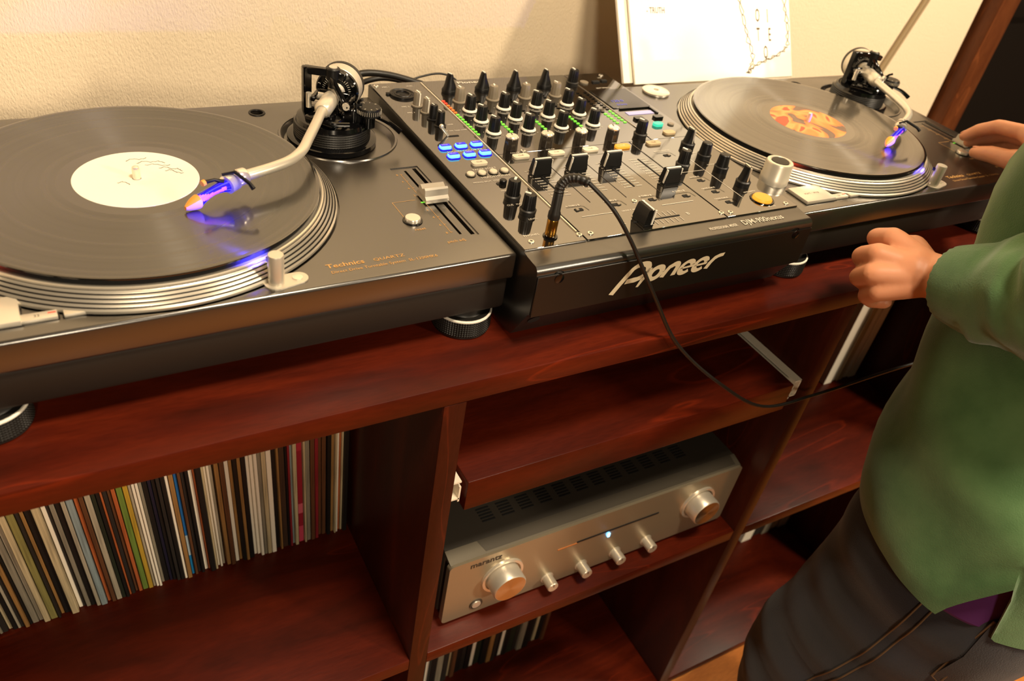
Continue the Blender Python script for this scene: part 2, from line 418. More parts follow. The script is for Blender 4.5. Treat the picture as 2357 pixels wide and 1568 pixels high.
# ------------------------------------------------------------------ turntable
ZD = 0.090; ZR = 0.1098
SPX, SPY = -0.2828, 0.1704        # spindle, from the front right corner
PVX, PVY, PVZ = -0.078, 0.262, 0.132
def make_turntable():
    root = empty('turntable', (0,0,0))
    # deck: satin plate with its wells and slots cut in
    b = MB(); b.box((-0.2265, 0.1765, 0.0765), (0.453, 0.353, 0.027), DECK, bev=0.0028, seg=3)
    deck = b.build('deck_plate', DECK, root)
    cs = []
    def cutter(fn):
        c = MB(); fn(c); cs.append(c.build('c', DECK))
    cutter(lambda c: c.lathe([(0,0),(0.0555,0),(0.0595,0.0075),(0.0595,0.03),(0,0.03)], (PVX+0.006, PVY-0.003, 0.084), 64))
    cutter(lambda c: c.cyl((-0.138, 0.3282, 0.070), 0.0072, 0.04, 24))
    cutter(lambda c: c.box((-0.0335, 0.108, 0.0935), (0.030, 0.138, 0.009)))
    cutter(lambda c: c.box((-0.0345, 0.108, 0.085), (0.0026, 0.126, 0.02)))
    cutter(lambda c: c.box((-0.0235, 0.108, 0.085), (0.0042, 0.132, 0.02)))
    cutter(lambda c: c.cyl((SPX, SPY, 0.0865), 0.1685, 0.02, 96))
    cut(deck, cs)
    one('rubber_base', DECKLOW, root, lambda b: b.box((-0.2265, 0.1765, 0.0465), (0.447, 0.347, 0.035), bev=0.004))
    one('well_rim', DECK, root, lambda b: b.lathe([(0.0588,0.0),(0.0592,0.0012),(0.0612,0.0014),(0.0618,0.0)], (PVX+0.006, PVY-0.003, 0.0899), 64))
    one('storage_hole_rim', BLK, root, lambda b: b.lathe([(0.0062,0),(0.0066,0.001),(0.0085,0.001),(0.009,0)], (-0.138, 0.3282, 0.0899), 24))
    # feet
    for fx, fy in ((-0.0326,0.0275), (-0.42,0.0275), (-0.0326,0.325), (-0.42,0.325)):
        b = MB(); b.lathe([(0,0),(0.025,0),(0.0275,0.0015),(0.0275,0.003)], seg=48, m=BLKR)
        # diamond knurling
        NS, NR = 72, 7; vs = []; fs = []
        for j in range(NR*2+1):
            z = 0.003+j*0.0165/(NR*2)
            for i in range(NS*2):
                r = 0.0274+(0.0011 if (i % 2 == 0 and j % 2 == 1) else 0.0)
                a = PI*i/NS; vs.append((r*math.cos(a), r*math.sin(a), z))
        for j in range(NR*2):
            for i in range(NS*2):
                i2 = (i+1) % (NS*2); fs.append([j*NS*2+i, j*NS*2+i2, (j+1)*NS*2+i2, (j+1)*NS*2+i])
        b.add(vs, fs, BLKR); ft = b.build('foot', BLKR, root, loc=(fx, fy, 0))
        one('foot_ring', WHITE, ft, lambda b: b.lathe([(0.0274,0.0194),(0.0281,0.0197),(0.0281,0.0210),(0.0275,0.0216),(0.0262,0.0216)], seg=48))
        one('foot_neck', BLKR, ft, lambda b: b.lathe([(0.0270,0.0205),(0.0262,0.0219),(0.0215,0.0222),(0.0205,0.024),(0.0205,0.032),(0,0.032)], seg=36))
    # platter: stepped strobe rim
    b = MB(); prof = [(0.0, 0.0895), (0.1655, 0.0895), (0.1665, 0.0905), (0.1665, 0.0925)]; ms = [PLATM, PLATM, PLATM]
    z = 0.0925; r = 0.1665
    prof += [(0.1652, 0.0938)]; ms += [PLATM]
    nb = 4
    for k in range(nb):
        r0 = 0.1652-k*0.00250; z0 = 0.0938+k*0.0022
        prof += [(r0-0.0009, z0-0.0004), (r0-0.0012, z0+0.0006), (r0-0.00250, z0+0.0022)]
        ms += [PLATD, PLATD, PLATM]
    prof += [(0.1546, 0.1028), (0.1543, 0.1040), (0.1530, 0.1046), (0.1516, 0.1042), (0.1508, 0.1030), (0.0, 0.1030)]
    ms += [PLATD, PLATM, PLATM, PLATM, PLATD, PLATM]
    b.lathe(prof, seg=160, ms=ms); b.lathe([(0.0032,0.103),(0.0032,0.1185),(0.0028,0.1205),(0.0012,0.1213),(0,0.1213)], seg=20, m=SILB)
    b.build('platter', PLATM, root, loc=(SPX, SPY, 0))
    # pitch slider
    b = MB(); Y = 0.112
    prof = [(-0.0095,0.0),(-0.0095,0.0032),(-0.007,0.0052),(-0.0062,0.0105),(-0.0045,0.0118),(-0.0005,0.0095),(0.0035,0.0115),(0.006,0.0105),(0.0066,0.0052),(0.0095,0.0032),(0.0095,0.0)]
    vs = [(sx*0.0105, y, z) for sx in (-1,1) for y, z in prof]; n = len(prof)
    fs = [list(range(n)), list(range(n, 2*n))[::-1]] + [[i, i+1, n+i+1, n+i][::-1] for i in range(n-1)]
    b.add(vs, fs, SILB); b.box((0,0,-0.002), (0.005,0.006,0.006), BLK)
    b.build('pitch_slider', SILB, root, loc=(-0.0315, Y, 0.0903)).scale = (1.15, 1.15, 1.15)
    rb = one('reset_button', SILB, root, lambda b: b.lathe([(0,0),(0.0072,0),(0.0074,0.0035),(0.0068,0.0044),(0,0.0046)], seg=32), loc=(-0.0682, 0.0765, 0.0895))
    one('button_ring', BLKG, rb, lambda b: b.lathe([(0.0076,0.0005),(0.0078,0.0014),(0.0092,0.0014),(0.0094,0.0005)], seg=32))
    # pop-up target lamp
    lp = one('target_lamp', SIL, root, lambda b: b.lathe([(0,0),(0.0062,0),(0.0062,0.0265),(0.0058,0.0275),(0,0.0278)], seg=32), loc=(-0.2115, 0.0150, 0.0895))
    def plate(b):
        pts = [(0.0095*math.cos(t)-0.0, 0.0095*math.sin(t)) for t in [PI/2+PI*k/12 for k in range(13)]] + [(0.0185+0.0075*math.cos(t), 0.0075*math.sin(t)) for t in [-PI/2+PI*k/12 for k in range(13)]]
        b.prism(pts, 0, 0.0011)
    pl = one('lamp_plate', SIL, root, plate, loc=(-0.2115, 0.0150, 0.0900), rot=(0,0,0.12))
    one('lamp_lens', BLKG, lp, lambda b: b.box((-0.0040,0.0046,0.021), (0.004,0.003,0.0035), M=None))
    one('plate_button', SILB, pl, lambda b: b.lathe([(0,0.001),(0.0042,0.001),(0.0042,0.0022),(0,0.0026)], (0.0175,0,0), 24))
    # power knob with strobe
    pk = one('power_knob', SIL, root, lambda b: b.lathe([(0,0),(0.0165,0),(0.0165,0.008),(0.0158,0.009),(0.0158,0.024),(0.0148,0.0258),(0.0115,0.0262),(0.0108,0.0252),(0,0.0254)], seg=48), loc=(-0.4295, 0.072, 0.0895))
    one('knob_cap', BLK, pk, lambda b: b.lathe([(0,0.0254),(0.0104,0.0254),(0.0100,0.0262),(0,0.0268)], seg=36))
    lab(one('strobe_window', LRED, pk, lambda b: b.box((0.0152,0.004,0.014), (0.002,0.006,0.006))), 'red strobe window')
    # start/stop and speed buttons
    ss = one('start_button', SIL, root, lambda b: b.box((0,0,0.002), (0.046,0.032,0.0042), bev=0.0007), loc=(-0.4080, 0.0315, 0.0900))
    one('button_surround', BLKG, ss, lambda b: b.box((0,0,-0.0004), (0.0485,0.0345,0.0016)))
    bt = MB(); text_bm(bt, 'start · stop', 0.0052, TM(-0.013,-0.0015,0.00415), INKD); bt.build('start_lettering', INKD, ss)
    for x, t, c_ in ((-0.3740,'33',LRED), (-0.3478,'45',INKD)):
        s_ = one('speed_button', SIL, root, lambda b: b.box((0,0,0.0012), (0.0225,0.0085,0.003), bev=0.0005), loc=(x, 0.0205, 0.0900))
        bt = MB(); text_bm(bt, t, 0.004, TM(-0.0035,-0.0015,0.00275), INKD); bt.box((0.008,0.0012,0.0027), (0.005,0.0012,0.0003), c_); bt.build('speed_lettering', INKD, s_)
        one('button_surround', BLKG, s_, lambda b: b.box((0,0,-0.0004), (0.0245,0.0105,0.0012)))
    # printed marks on the plate
    b = MB(); z = 0.09022
    text_bm(b, 'Technics', 0.0082, TM(-0.1675,0.0235,z,-0.0), INKG, bold=0.00012, sx=1.12)
    text_bm(b, 'QUARTZ', 0.0056, TM(-0.1270,0.0238,z), INKG, sx=1.25)
    text_bm(b, 'Direct Drive Turntable System  SL-1200MK6', 0.0052, TM(-0.1665,0.0155,z), INKG, sx=1.0)
    text_bm(b, 'reset', 0.0052, TM(-0.0730,0.0595,z), INKG)
    text_bm(b, 'pitch adj.', 0.0052, TM(-0.0535,0.0325,z), INKG)
    b.ribbon([(-0.0735,0.0835),(-0.0735,0.1115),(-0.0500,0.1115)], 0.0005, INKG, z=z)
    b.build('plate_lettering', INKG, root)['kind'] = 'stuff'
    b = MB(); z = 0.0892
    b.ribbon([(-0.0420,0.165),(-0.0420,0.050)], 0.0004, INKG, z=z)
    for k, t in enumerate(['8','6','4','2','0','2','4','6','8']):
        y = 0.164-k*0.0142
        b.ribbon([(-0.0420,y),(-0.0400,y)], 0.0005, INKG, z=z)
        if t != '0': text_bm(b, t, 0.0042, TM(-0.0470,y-0.0015,z), INKG)
    b.box((-0.0435,0.1072,z), (0.0045,0.0016,0.0003), LGREEN)
    b.build('pitch_scale', INKG, root)
    # tonearm base: height ring, bearing plinth, dials
    base = one('tonearm_base', BLKG, root, lambda b: (b.lathe([(0,0.0855),(0.046,0.0855),(0.046,0.0905),(0.044,0.0915),(0.0395,0.0918)], seg=64), b.lathe([(0.0375,0.1065),(0.036,0.111),(0.031,0.1125),(0.0,0.1125)], seg=64)), loc=(PVX, PVY, 0))
    b = MB(); NS, NR = 90, 6; vs = []; fs = []
    for j in range(NR*2+1):
        z = 0.0915+j*0.0145/(NR*2)
        for i in range(NS*2):
            r = 0.0388+(0.0009 if (i % 2 == 0 and j % 2 == 1) else 0.0); a = PI*i/NS; vs.append((r*math.cos(a), r*math.sin(a), z))
    for j in range(NR*2):
        for i in range(NS*2):
            i2 = (i+1) % (NS*2); fs.append([j*NS*2+i, j*NS*2+i2, (j+1)*NS*2+i2, (j+1)*NS*2+i])
    b.add(vs, fs, BLKR); b.lathe([(0.0388,0.1060),(0.0375,0.1070)], seg=64, m=BLKG)
    b.build('height_ring', BLKR, base)
    b = MB(); b.box((-0.004,-0.004,0.1145), (0.052,0.034,0.006), bev=0.002, M=Matrix.Rotation(0.6,4,'Z')); b.box((0.014,-0.014,0.118), (0.022,0.016,0.010), bev=0.002); b.cyl((-0.012,-0.018,0.112), 0.0085, 0.011, 24, bev=0.001); b.cyl((-0.012,-0.018,0.122), 0.0062, 0.007, 24, bev=0.002)
    b.cyl((0.016,-0.018,0.106), 0.0055, 0.02, 20, bev=0.001)
    b.build('bearing_plinth', BLKG, base)
    d = one('anti_skate_dial', BLK, base, lambda b: b.lathe([(0,0),(0.0118,0),(0.0125,0.001),(0.0125,0.0065),(0.0115,0.0085),(0.0,0.0088)], seg=48), loc=(0.030, -0.024, 0.121))
    b = MB()
    for k in range(36):
        a = 2*PI*k/36; b.box((0.0127*math.cos(a), 0.0127*math.sin(a), 0.0045), (0.0005,0.0008,0.004), SILB, M=None)
    for k in range(8):
        a = 0.4+2*PI*k/9; text_bm(b, str(k), 0.0034, Matrix.Translation((0.0092*math.cos(a),0.0092*math.sin(a),0.0089)) @ Matrix.Rotation(a-PI/2,4,'Z') @ Matrix.Translation((-0.001,-0.001,0)), INKW)
    b.build('dial_marks', INKW, root).parent = base
    COL.objects[-1] if False else None
    bpy.context.view_layer.update()
    dm = [c for c in base.children if c.name.startswith('dial_marks')][0]; dm.location = (0.030,-0.024,0.121)
    b = MB(); b.tube([(0.030,-0.024,0.108),(0.030,-0.024,0.122)], 0.007, 16); b.tube([(0.012,-0.012,0.119),(0.030,-0.024,0.119)], 0.003, 10)
    b.build('dial_post', BLKG, base)
    lv = MB(); lv.tube(catmull([(0.022,-0.014,0.117),(0.034,-0.020,0.118),(0.048,-0.034,0.115),(0.058,-0.044,0.108)],5), [0.0012+0.0018*(i/15) for i in range(16)], 8)
    lv.build('lift_lever', BLKG, base)
    b = MB(); b.tube(catmull([(-0.020,-0.006,0.1175),(-0.024,-0.020,0.1185),(-0.014,-0.034,0.1185),(0.004,-0.038,0.118)],5), 0.0022, 8)
    b.build('lift_rest', BLKG, base)
    # arm rest post with clip
    b = MB(); b.cyl((0.016,-0.008,0.112), 0.004, 0.012, 16); b.box((0.020,-0.020,0.122),(0.007,0.006,0.022),bev=0.001); b.tube([(0.020,-0.020,0.131),(0.019,-0.024,0.136),(0.021,-0.028,0.139)],0.0016,8)
    b.build('arm_rest', BLK, base)
    # ---------------- tonearm, origin at pivot
    b = MB(); Zt = 0.0
    P3 = [(-0.006,-0.0086,0.0), (-0.020,-0.0280,0.0), (-0.036,-0.0560,-0.0005), (-0.053,-0.0850,-0.001), (-0.067,-0.1075,-0.002), (-0.082,-0.1220,-0.003), (-0.099,-0.1305,-0.0035), (-0.118,-0.1370,-0.004), (-0.131,-0.1405,-0.0045)]
    pts = catmull(P3, 6); b.tube(pts, 0.0047, 16, SIL)
    d0 = Vector((-0.57,-0.82,0)).normalized()
    b.tube([d0*0.004, d0*0.009, d0*0.036, d0*0.040], [0.0078,0.0086,0.0086,0.0058], 24, SIL)
    b.tube([-d0*0.034, d0*0.005], 0.0050, 16, SIL)
    arm = b.build('tonearm', SIL, root, loc=(PVX, PVY, PVZ))
    # gimbal frame
    px = Vector((0.82,-0.57,0))          # across the arm
    def blk(bb, a, c, wd=0.0065, m=BLKG):   # bar between a and c
        a, c = Vector(a), Vector(c); t = (c-a); L = t.length
        R = t.to_track_quat('Z', 'Y').to_matrix().to_4x4(); bb.box((0,0,L/2), (wd, wd, L+wd*0.8), m, bev=0.0012, M=Matrix.Translation(a) @ R, seg=1)
    b = MB(); q = px*0.027; zt = 0.0235; zb = -0.017
    blk(b, -q+Vector((0,0,zb)), -q+Vector((0,0,zt)), 0.0085)
    blk(b, -q+Vector((0,0,zt)), Vector((0.0,0.0,zt+0.001)), 0.0075)
    blk(b, Vector((0.0,0.0,zt+0.001)), px*0.010+Vector((0,0,zt-0.001)), 0.0075)
    b.cyl((0,0,zt-0.004), 0.0072, 0.0105, 24, BLK, bev=0.001); b.cyl((0,0,zt+0.006), 0.0042, 0.0014, 16, SIL)
    b.cyl((0,0,zt-0.014), 0.0042, 0.012, 16, BLK)
    # inner horizontal ring
    f = d0*0.016; 
    blk(b, -q*0.62-f*0.6, q*0.66-f*0.6, 0.005); blk(b, -q*0.62+f*0.9, -q*0.62-f*0.6, 0.005); blk(b, q*0.66+f*1.1, q*0.66-f*0.6, 0.006); 
    blk(b, q*0.66+f*1.1+Vector((0,0,0.0)), Vector((0,0,zt-0.003))+f*0.3, 0.0052)
    blk(b, -q+Vector((0,0,zb)), q*0.9+Vector((0,0,zb)), 0.007); blk(b, q*0.66+f*1.1, q*0.7+Vector((0,0,zb)), 0.0065)
    b.cyl(tuple(q*0.66+f*1.15), 0.0036, 0.003, 18, SILB, axis=tuple(d0*0.8+px*0.5))
    b.cyl(tuple(-q*0.62+Vector((0,0,-0.002))), 0.0042, 0.022, 18, SIL, axis=tuple(px))
    b.cyl(tuple(-q*0.78+f*0.8+Vector((0,0,-0.010))), 0.0028, 0.015, 14, SILB)
    b.build('gimbal_frame', BLKG, arm)
    # counterweight with numbered ring
    b = MB(); ax = -d0
    b.lathe([(0,0.0),(0.010,0.0),(0.0105,0.001),(0.0195,0.0012),(0.0208,0.0025),(0.0208,0.0062)], tuple(ax*0.013), 48, BLKG, axis=tuple(ax))
    b.lathe([(0.0208,0.0062),(0.0212,0.0066),(0.0212,0.0200),(0.0208,0.0204)], tuple(ax*0.013), 48, SIL, axis=tuple(ax))
    b.lathe([(0.0208,0.0204),(0.0216,0.0208),(0.0216,0.0252),(0.0205,0.0262),(0.0,0.0265)], tuple(ax*0.013), 48, BLKR, axis=tuple(ax))
    b.lathe([(0.0,0.0),(0.0088,0.0),(0.0075,-0.004),(0,-0.004)], tuple(ax*0.013), 32, SIL, axis=tuple(ax))
    cw = b.build('counterweight', SIL, arm); cw.scale = (1.07,)*3
    b = MB(); FR = Matrix.Translation(ax*0.0139) @ d0.to_track_quat('Z','Y').to_matrix().to_4x4()
    for k in range(40):
        a = 2*PI*k/40; L = 0.0036 if k % 5 == 0 else 0.0024
        b.add([(math.cos(a)*0.0118-math.sin(a)*0.00022, math.sin(a)*0.0118+math.cos(a)*0.00022, 0),(math.cos(a)*0.0118+math.sin(a)*0.00022, math.sin(a)*0.0118-math.cos(a)*0.00022, 0),
               (math.cos(a)*(0.0118+L)+math.sin(a)*0.00022, math.sin(a)*(0.0118+L)-math.cos(a)*0.00022, 0),(math.cos(a)*(0.0118+L)-math.sin(a)*0.00022, math.sin(a)*(0.0118+L)+math.cos(a)*0.00022, 0)], [(0,1,2,3)], INKW, FR)
    for k, t in enumerate(['0','.5','1','1.5','2','2.5','3','3.5']):
        a = PI/2-0.3-k*2*PI/8; text_bm(b, t, 0.0036, FR @ Matrix.Rotation(a-PI/2,4,'Z') @ Matrix.Translation((0,0.0164,0)), INKW, align='CENTER')
    b.build('weight_scale', INKW, arm).scale = (1.07,)*3
    # collar, headshell, cartridge
    e = Vector(P3[-1]); dd = Vector((-0.80,-0.50,-0.10)).normalized()
    b = MB(); b.tube([e+Vector((0.006,0.0022,0.0003)), e+Vector((0.004,0.0015,0)), e-Vector((0.002,0.001,0)), e-Vector((0.003,0.001,0))], [0.0060,0.0072,0.0072,0.006], 24, SILB)
    b.tube([e-Vector((0.003,0.001,0)), e+dd*0.006], 0.0055, 20, SILB); b.tube([e+dd*0.006, e+dd*0.0065, e+dd*0.0155, e+dd*0.016], [0.006,0.0078,0.0078,0.0066], 24, SILB)
    col_ = b.build('headshell_collar', SILB, arm)
    n0 = e+dd*0.016; tip = Vector((-0.1795,-0.1565,-0.0188))
    side = Vector((dd.y,-dd.x,0)).normalized()
    def ell(bb, stations, mats_, seg=20):
        vs = []; fs = []; o = len(bb.v)
        for (p, wx, wz) in stations:
            for k in range(seg):
                a = 2*PI*k/seg; vs.append(Vector(p)+side*wx*math.cos(a)+Vector((0,0,1))*wz*math.sin(a))
        for i in range(len(stations)-1):
            ff = []
            for k in range(seg):
                bb_m = mats_[i](k/seg) if callable(mats_[i]) else mats_[i]
                bb.f.append([o+i*seg+k, o+i*seg+(k+1)%seg, o+(i+1)*seg+(k+1)%seg, o+(i+1)*seg+k]); bb.mi.append(bb.mat(bb_m)); bb.sm.append(True)
        for v in vs: bb.v.append(tuple(v))
        bb.f.append([o+(len(stations)-1)*seg+k for k in range(seg)]); bb.mi.append(bb.mat(mats_[-1](0.25) if callable(mats_[-1]) else mats_[-1])); bb.sm.append(False)
    CB = pm('cartridge_blue', (28,14,190), 0.25, coat=0.5); CP = pm('cartridge_pink', (214,110,214), 0.3); CO = pm('cartridge_orange', (250,160,50), 0.35); CL = pm('cartridge_lilac', (226,172,236), 0.35)
    st = []; N = 14
    for i in range(N+1):
        t = i/N; p = n0.lerp(tip, t*0.70)+Vector((0,0,0.0020*math.sin(PI*t)))
        st.append((p, lerp(0.0056,0.0050,t)-0.0014*math.sin(PI*t), lerp(0.0056,0.0056,t)-0.0018*math.sin(PI*t)))
    def flame(i):
        t = i/N
        return lambda u: CP if (abs(u-(0.40+0.12*math.sin(PI*t*1.2))) < 0.05+0.05*t and t > 0.12) else CB
    b = MB(); ell(b, st, [flame(i) for i in range(N)]+[CB], 28)
    crt = b.build('cartridge', CB, arm)
    tp = []
    for i in range(7):
        t = i/6; p = n0.lerp(tip, 0.70+0.30*t); tp.append((p, 0.0056*(1-t**1.8*0.75), 0.0060*(1-t**1.6*0.72)))
    b = MB(); ell(b, tp, [lambda u: (CO if 0.02 < u < 0.40 else CL)]*7, 20)
    b.box(tuple(tip+Vector((0.001,0.001,-0.0008))), (0.0012,0.0012,0.0028), BLK)
    lab(b.build('stylus_guard', CO, arm), 'orange and lilac stylus tip of the cartridge')
    b = MB(); bs = n0+dd*0.0+side*0.004+Vector((0,0,0.004))
    b.tube([n0+Vector((0,0,0.004))+dd*0.002, n0+dd*0.008+Vector((-0.002,0.006,0.006)), n0+dd*0.018+Vector((-0.002,0.008,0.0075))], [0.002,0.0014,0.0018], 10, BLK)
    b.tube([n0+dd*0.018+Vector((-0.002,0.008,0.0075)), n0+dd*0.021+Vector((-0.002,0.0082,0.0075))], 0.0026, 10, CO)
    b.tube([n0+Vector((-0.002,0.004,0.008)), n0+Vector((0.008,0.001,0.0105)), n0+Vector((0.016,-0.012,0.006)), n0+Vector((0.018,-0.016,0.003))], [0.0012,0.0016,0.0016,0.0020], 8, BLK)
    b.build('finger_lift', BLK, arm)
    # rear: hinge brackets and leads socket
    for x in (-0.38, -0.10):
        one('hinge_bracket', BLK, root, lambda b: b.box((x, 0.362, 0.070), (0.05, 0.020, 0.020), bev=0.002))
    return root
def copy_tree(o, parent=None):
    c = o.copy(); COL.objects.link(c); c.parent = parent
    for ch in o.children: copy_tree(ch, c)
    return c
AL = 0.0188; AR = -0.0006
tt = make_turntable(); tt.rotation_euler.z = AL
tag(tt, 'black direct drive turntable left of the mixer, playing the white label record', 'turntable', 'pair of black turntables')
bpy.context.view_layer.update()
RO = Vector((0.3494-0.0, -0.0118, 0)) + Matrix.Rotation(AR,3,'Z') @ Vector((0.453,0,0))
t2 = copy_tree(tt); t2.location = RO; t2.rotation_euler.z = AR
tag(t2, 'black direct drive turntable right of the mixer, under the reaching hand', 'turntable', 'pair of black turntables')
for ch in t2.children:
    if ch.name.startswith('tonearm') and not ch.name.startswith('tonearm_base'): ch.rotation_euler.z = math.radians(8.0)
    if ch.name.startswith('pitch_slider'): ch.location.y = 0.101
# lamps of the turntables: blue target light and red strobe
def spot(name, root, loc, tgt, power, color, ang=70, rad=0.003):
    d = bpy.data.lights.new(name, 'SPOT'); d.energy = power; d.color = color; d.spot_size = math.radians(ang); d.shadow_soft_size = rad; d.spot_blend = 0.6
    o = bpy.data.objects.new(name, d); COL.objects.link(o); o.parent = root; o.location = loc
    o.rotation_euler = (Vector(tgt)-Vector(loc)).to_track_quat('-Z','Y').to_euler()
for r_ in (tt, t2):
    spot('blue_spot', r_, (-0.2168,0.0222,0.1125), (-0.250,0.080,0.100), 1.1, (0.05,0.04,1.0), 100)
    spot('strobe_light', r_, (-0.4125,0.078,0.1045), (-0.385,0.085,0.100), 0.25, (1.0,0.08,0.03), 110)

spot('blue_spot', tt, (-0.2168,0.0222,0.1160), (-0.3300,0.53,0.150), 0.45, (0.10,0.08,1.0), 18)  # added spot tinting the wall, stands in for blue light off the platter
# records on the platters
def make_record(root, vm, lm, label, group):
    c = root.matrix_basis @ Vector((SPX, SPY, 0))
    e = empty('record', (c.x, c.y, 0.1078)); tag(e, label, 'record', group)
    def disc(b):
        pr = [(0.0034,0.0020),(0.0500,0.0020),(0.148,0.0019),(0.1500,0.0021),(0.1510,0.0015),(0.1510,0.0008),(0.150,0.0003),(0.0034,0.0002)]
        b.lathe(pr, seg=160)
    one('vinyl_disc', vm, e, disc)
    one('paper_label', lm, e, lambda b: b.lathe([(0.0036,0.00205),(0.0036,0.00218),(0.0496,0.00218),(0.0498,0.00205)], seg=96, smooth=False))
    return e
PAPER = pm('label_paper', (246,236,216), 0.7)
LABEL2 = pm('label_art', (226,84,48), 0.45)
tc = nn(LABEL2,'ShaderNodeTexCoord'); n1 = nn(LABEL2,'ShaderNodeTexNoise'); n1.inputs['Scale'].default_value = 15; n1.inputs['Detail'].default_value = 2; n1.inputs['Distortion'].default_value = 1.5
lk(LABEL2,tc,'Object',n1,'Vector'); r = ramp(LABEL2,[(0.30,srgb((120,96,80))),(0.42,srgb((104,84,70))),(0.45,srgb((232,120,60))),(0.54,srgb((236,148,84))),(0.57,srgb((224,72,44)))]); r.color_ramp.interpolation='EASE'
lk(LABEL2,n1,'Fac',r,'Fac'); lk(LABEL2,r,'Color',bsdf(LABEL2),'Base Color')
bpy.context.view_layer.update()
rec1 = make_record(tt, VIN1, PAPER, 'black record with blank white label and pencil scribble on the left turntable', 'records on the platters')
rec2 = make_record(t2, VIN2, LABEL2, 'black record with orange red picture label on the right turntable', 'records on the platters')
b = MB(); z = 0.0023
for pts in ([(-0.004,0.032),(0.001,0.036),(0.008,0.034),(0.013,0.036)],[(0.004,0.026),(0.010,0.030),(0.016,0.027),(0.022,0.028),(0.026,0.024)],[(0.010,0.022),(0.018,0.023),(0.024,0.019),(0.030,0.019)],
            [(0.020,0.014),(0.026,0.016),(0.030,0.011),(0.035,0.011),(0.037,0.006)],[(0.024,0.008),(0.029,0.010),(0.033,0.004),(0.038,0.002)],[(-0.016,-0.006),(-0.011,-0.004),(-0.007,-0.010)]):
    q = catmull([(x,y,0) for x,y in pts],5); q = [(p.x+0.0008*math.sin(i*2.3), p.y+0.0008*math.cos(i*1.7)) for i, p in enumerate(q)]
    b.ribbon(q, 0.0006, INKD, z=z)
b.build('pencil_scribble', pm('pencil', (150,130,104), 0.8), rec1)
for r_, nm in ((tt,'left'),(t2,'right')):
    c = r_.matrix_basis @ Vector((SPX, SPY, 0))
    tag(one('slipmat', MAT, None, lambda b: b.lathe([(0.004,0),(0.1485,0),(0.1488,0.0012),(0.1480,0.0044),(0.004,0.0044)], seg=128), loc=(c.x, c.y, 0.1032)),
        'black felt slipmat under the record on the %s turntable' % nm, 'slipmat', 'slipmats under the records')
# 45 rpm adapter
c = t2.matrix_basis @ Vector((-0.453+0.0430, 0.3285, 0))
tag(one('record_adapter', SILB, None, lambda b: b.lathe([(0.0034,0.0),(0.0185,0.0),(0.0190,0.0008),(0.0190,0.0026),(0.0178,0.0036),(0.0060,0.0044),(0.0040,0.0040),(0.0034,0.0010),(0.0034,0.0)], seg=48), loc=(c.x, c.y, 0.0902)),
    'round silver single adapter on the back left corner of the right turntable', 'adapter')

# ------------------------------------------------------------------ mixer
MXO = Vector((-0.0117,-0.0267,0)); AM = 0.00583; ZP = 0.1112; MW = 0.331
KS = 1.04   # mixer scaled up about the camera position, location included, to clear the left turntable
mx = empty('dj_mixer', (0.00181, -0.00727, -0.01859), AM); mx.scale = (KS,)*3; tag(mx, 'glossy dark four channel mixer packed with knobs between the two turntables', 'mixer')
# chassis profile (y,z) extruded in x
def extr(b, prof, x0, x1, m):
    n = len(prof); vs = [(x0,y,z) for y,z in prof]+[(x1,y,z) for y,z in prof]
    b.add(vs, [list(range(n)), list(range(n,2*n))[::-1]]+[[i, n+i, n+(i+1)%n, (i+1)%n] for i in range(n)], m, None, True)
pf = [(0.366,0.0215),(0.366,0.1095),(0.0,0.1095),(-0.006,0.1085),(-0.0155,0.1080)]
for k in range(7):
    a = PI/2*k/6; pf.append((-0.0180-0.0062*math.sin(a), 0.1018+0.0062*math.cos(a)))
pf += [(-0.0242,0.060),(-0.0222,0.0585),(-0.0015,0.0235),(0.006,0.0215)]
b = MB(); extr(b, pf, 0.0, MW, CHASSIS); b.build('chassis', CHASSIS, mx)
for fx, fy in ((0.03,0.03),(0.30,0.03),(0.03,0.33),(0.30,0.33)):
    one('foot', BLKR, mx, lambda b: b.cyl((fx,fy,0.0179), 0.012, 0.0045, 20))
one('control_panel', PANEL, mx, lambda b: b.box((0.0325,0.183,0.1103), (0.064,0.364,0.0016), bev=0.0004, seg=1))
one('control_panel', PANEL, mx, lambda b: (b.box((0.165,0.268,0.1103), (0.199,0.194,0.0016), bev=0.0004, seg=1), b.box((0.149,0.086,0.1103), (0.1665,0.170,0.0016), bev=0.0004, seg=1)))
one('control_panel', PANEL, mx, lambda b: (b.box((0.298,0.268,0.1103), (0.065,0.194,0.0016), bev=0.0004, seg=1), b.box((0.282,0.086,0.1103), (0.097,0.170,0.0016), bev=0.0004, seg=1)))
one('trim_strip', SILB, mx, lambda b: b.box((0.0625,0.188,0.1116), (0.0014,0.345,0.0010)))
one('trim_strip', ALU, mx, lambda b: b.box((0.2665,0.268,0.1113), (0.0010,0.180,0.0006)))
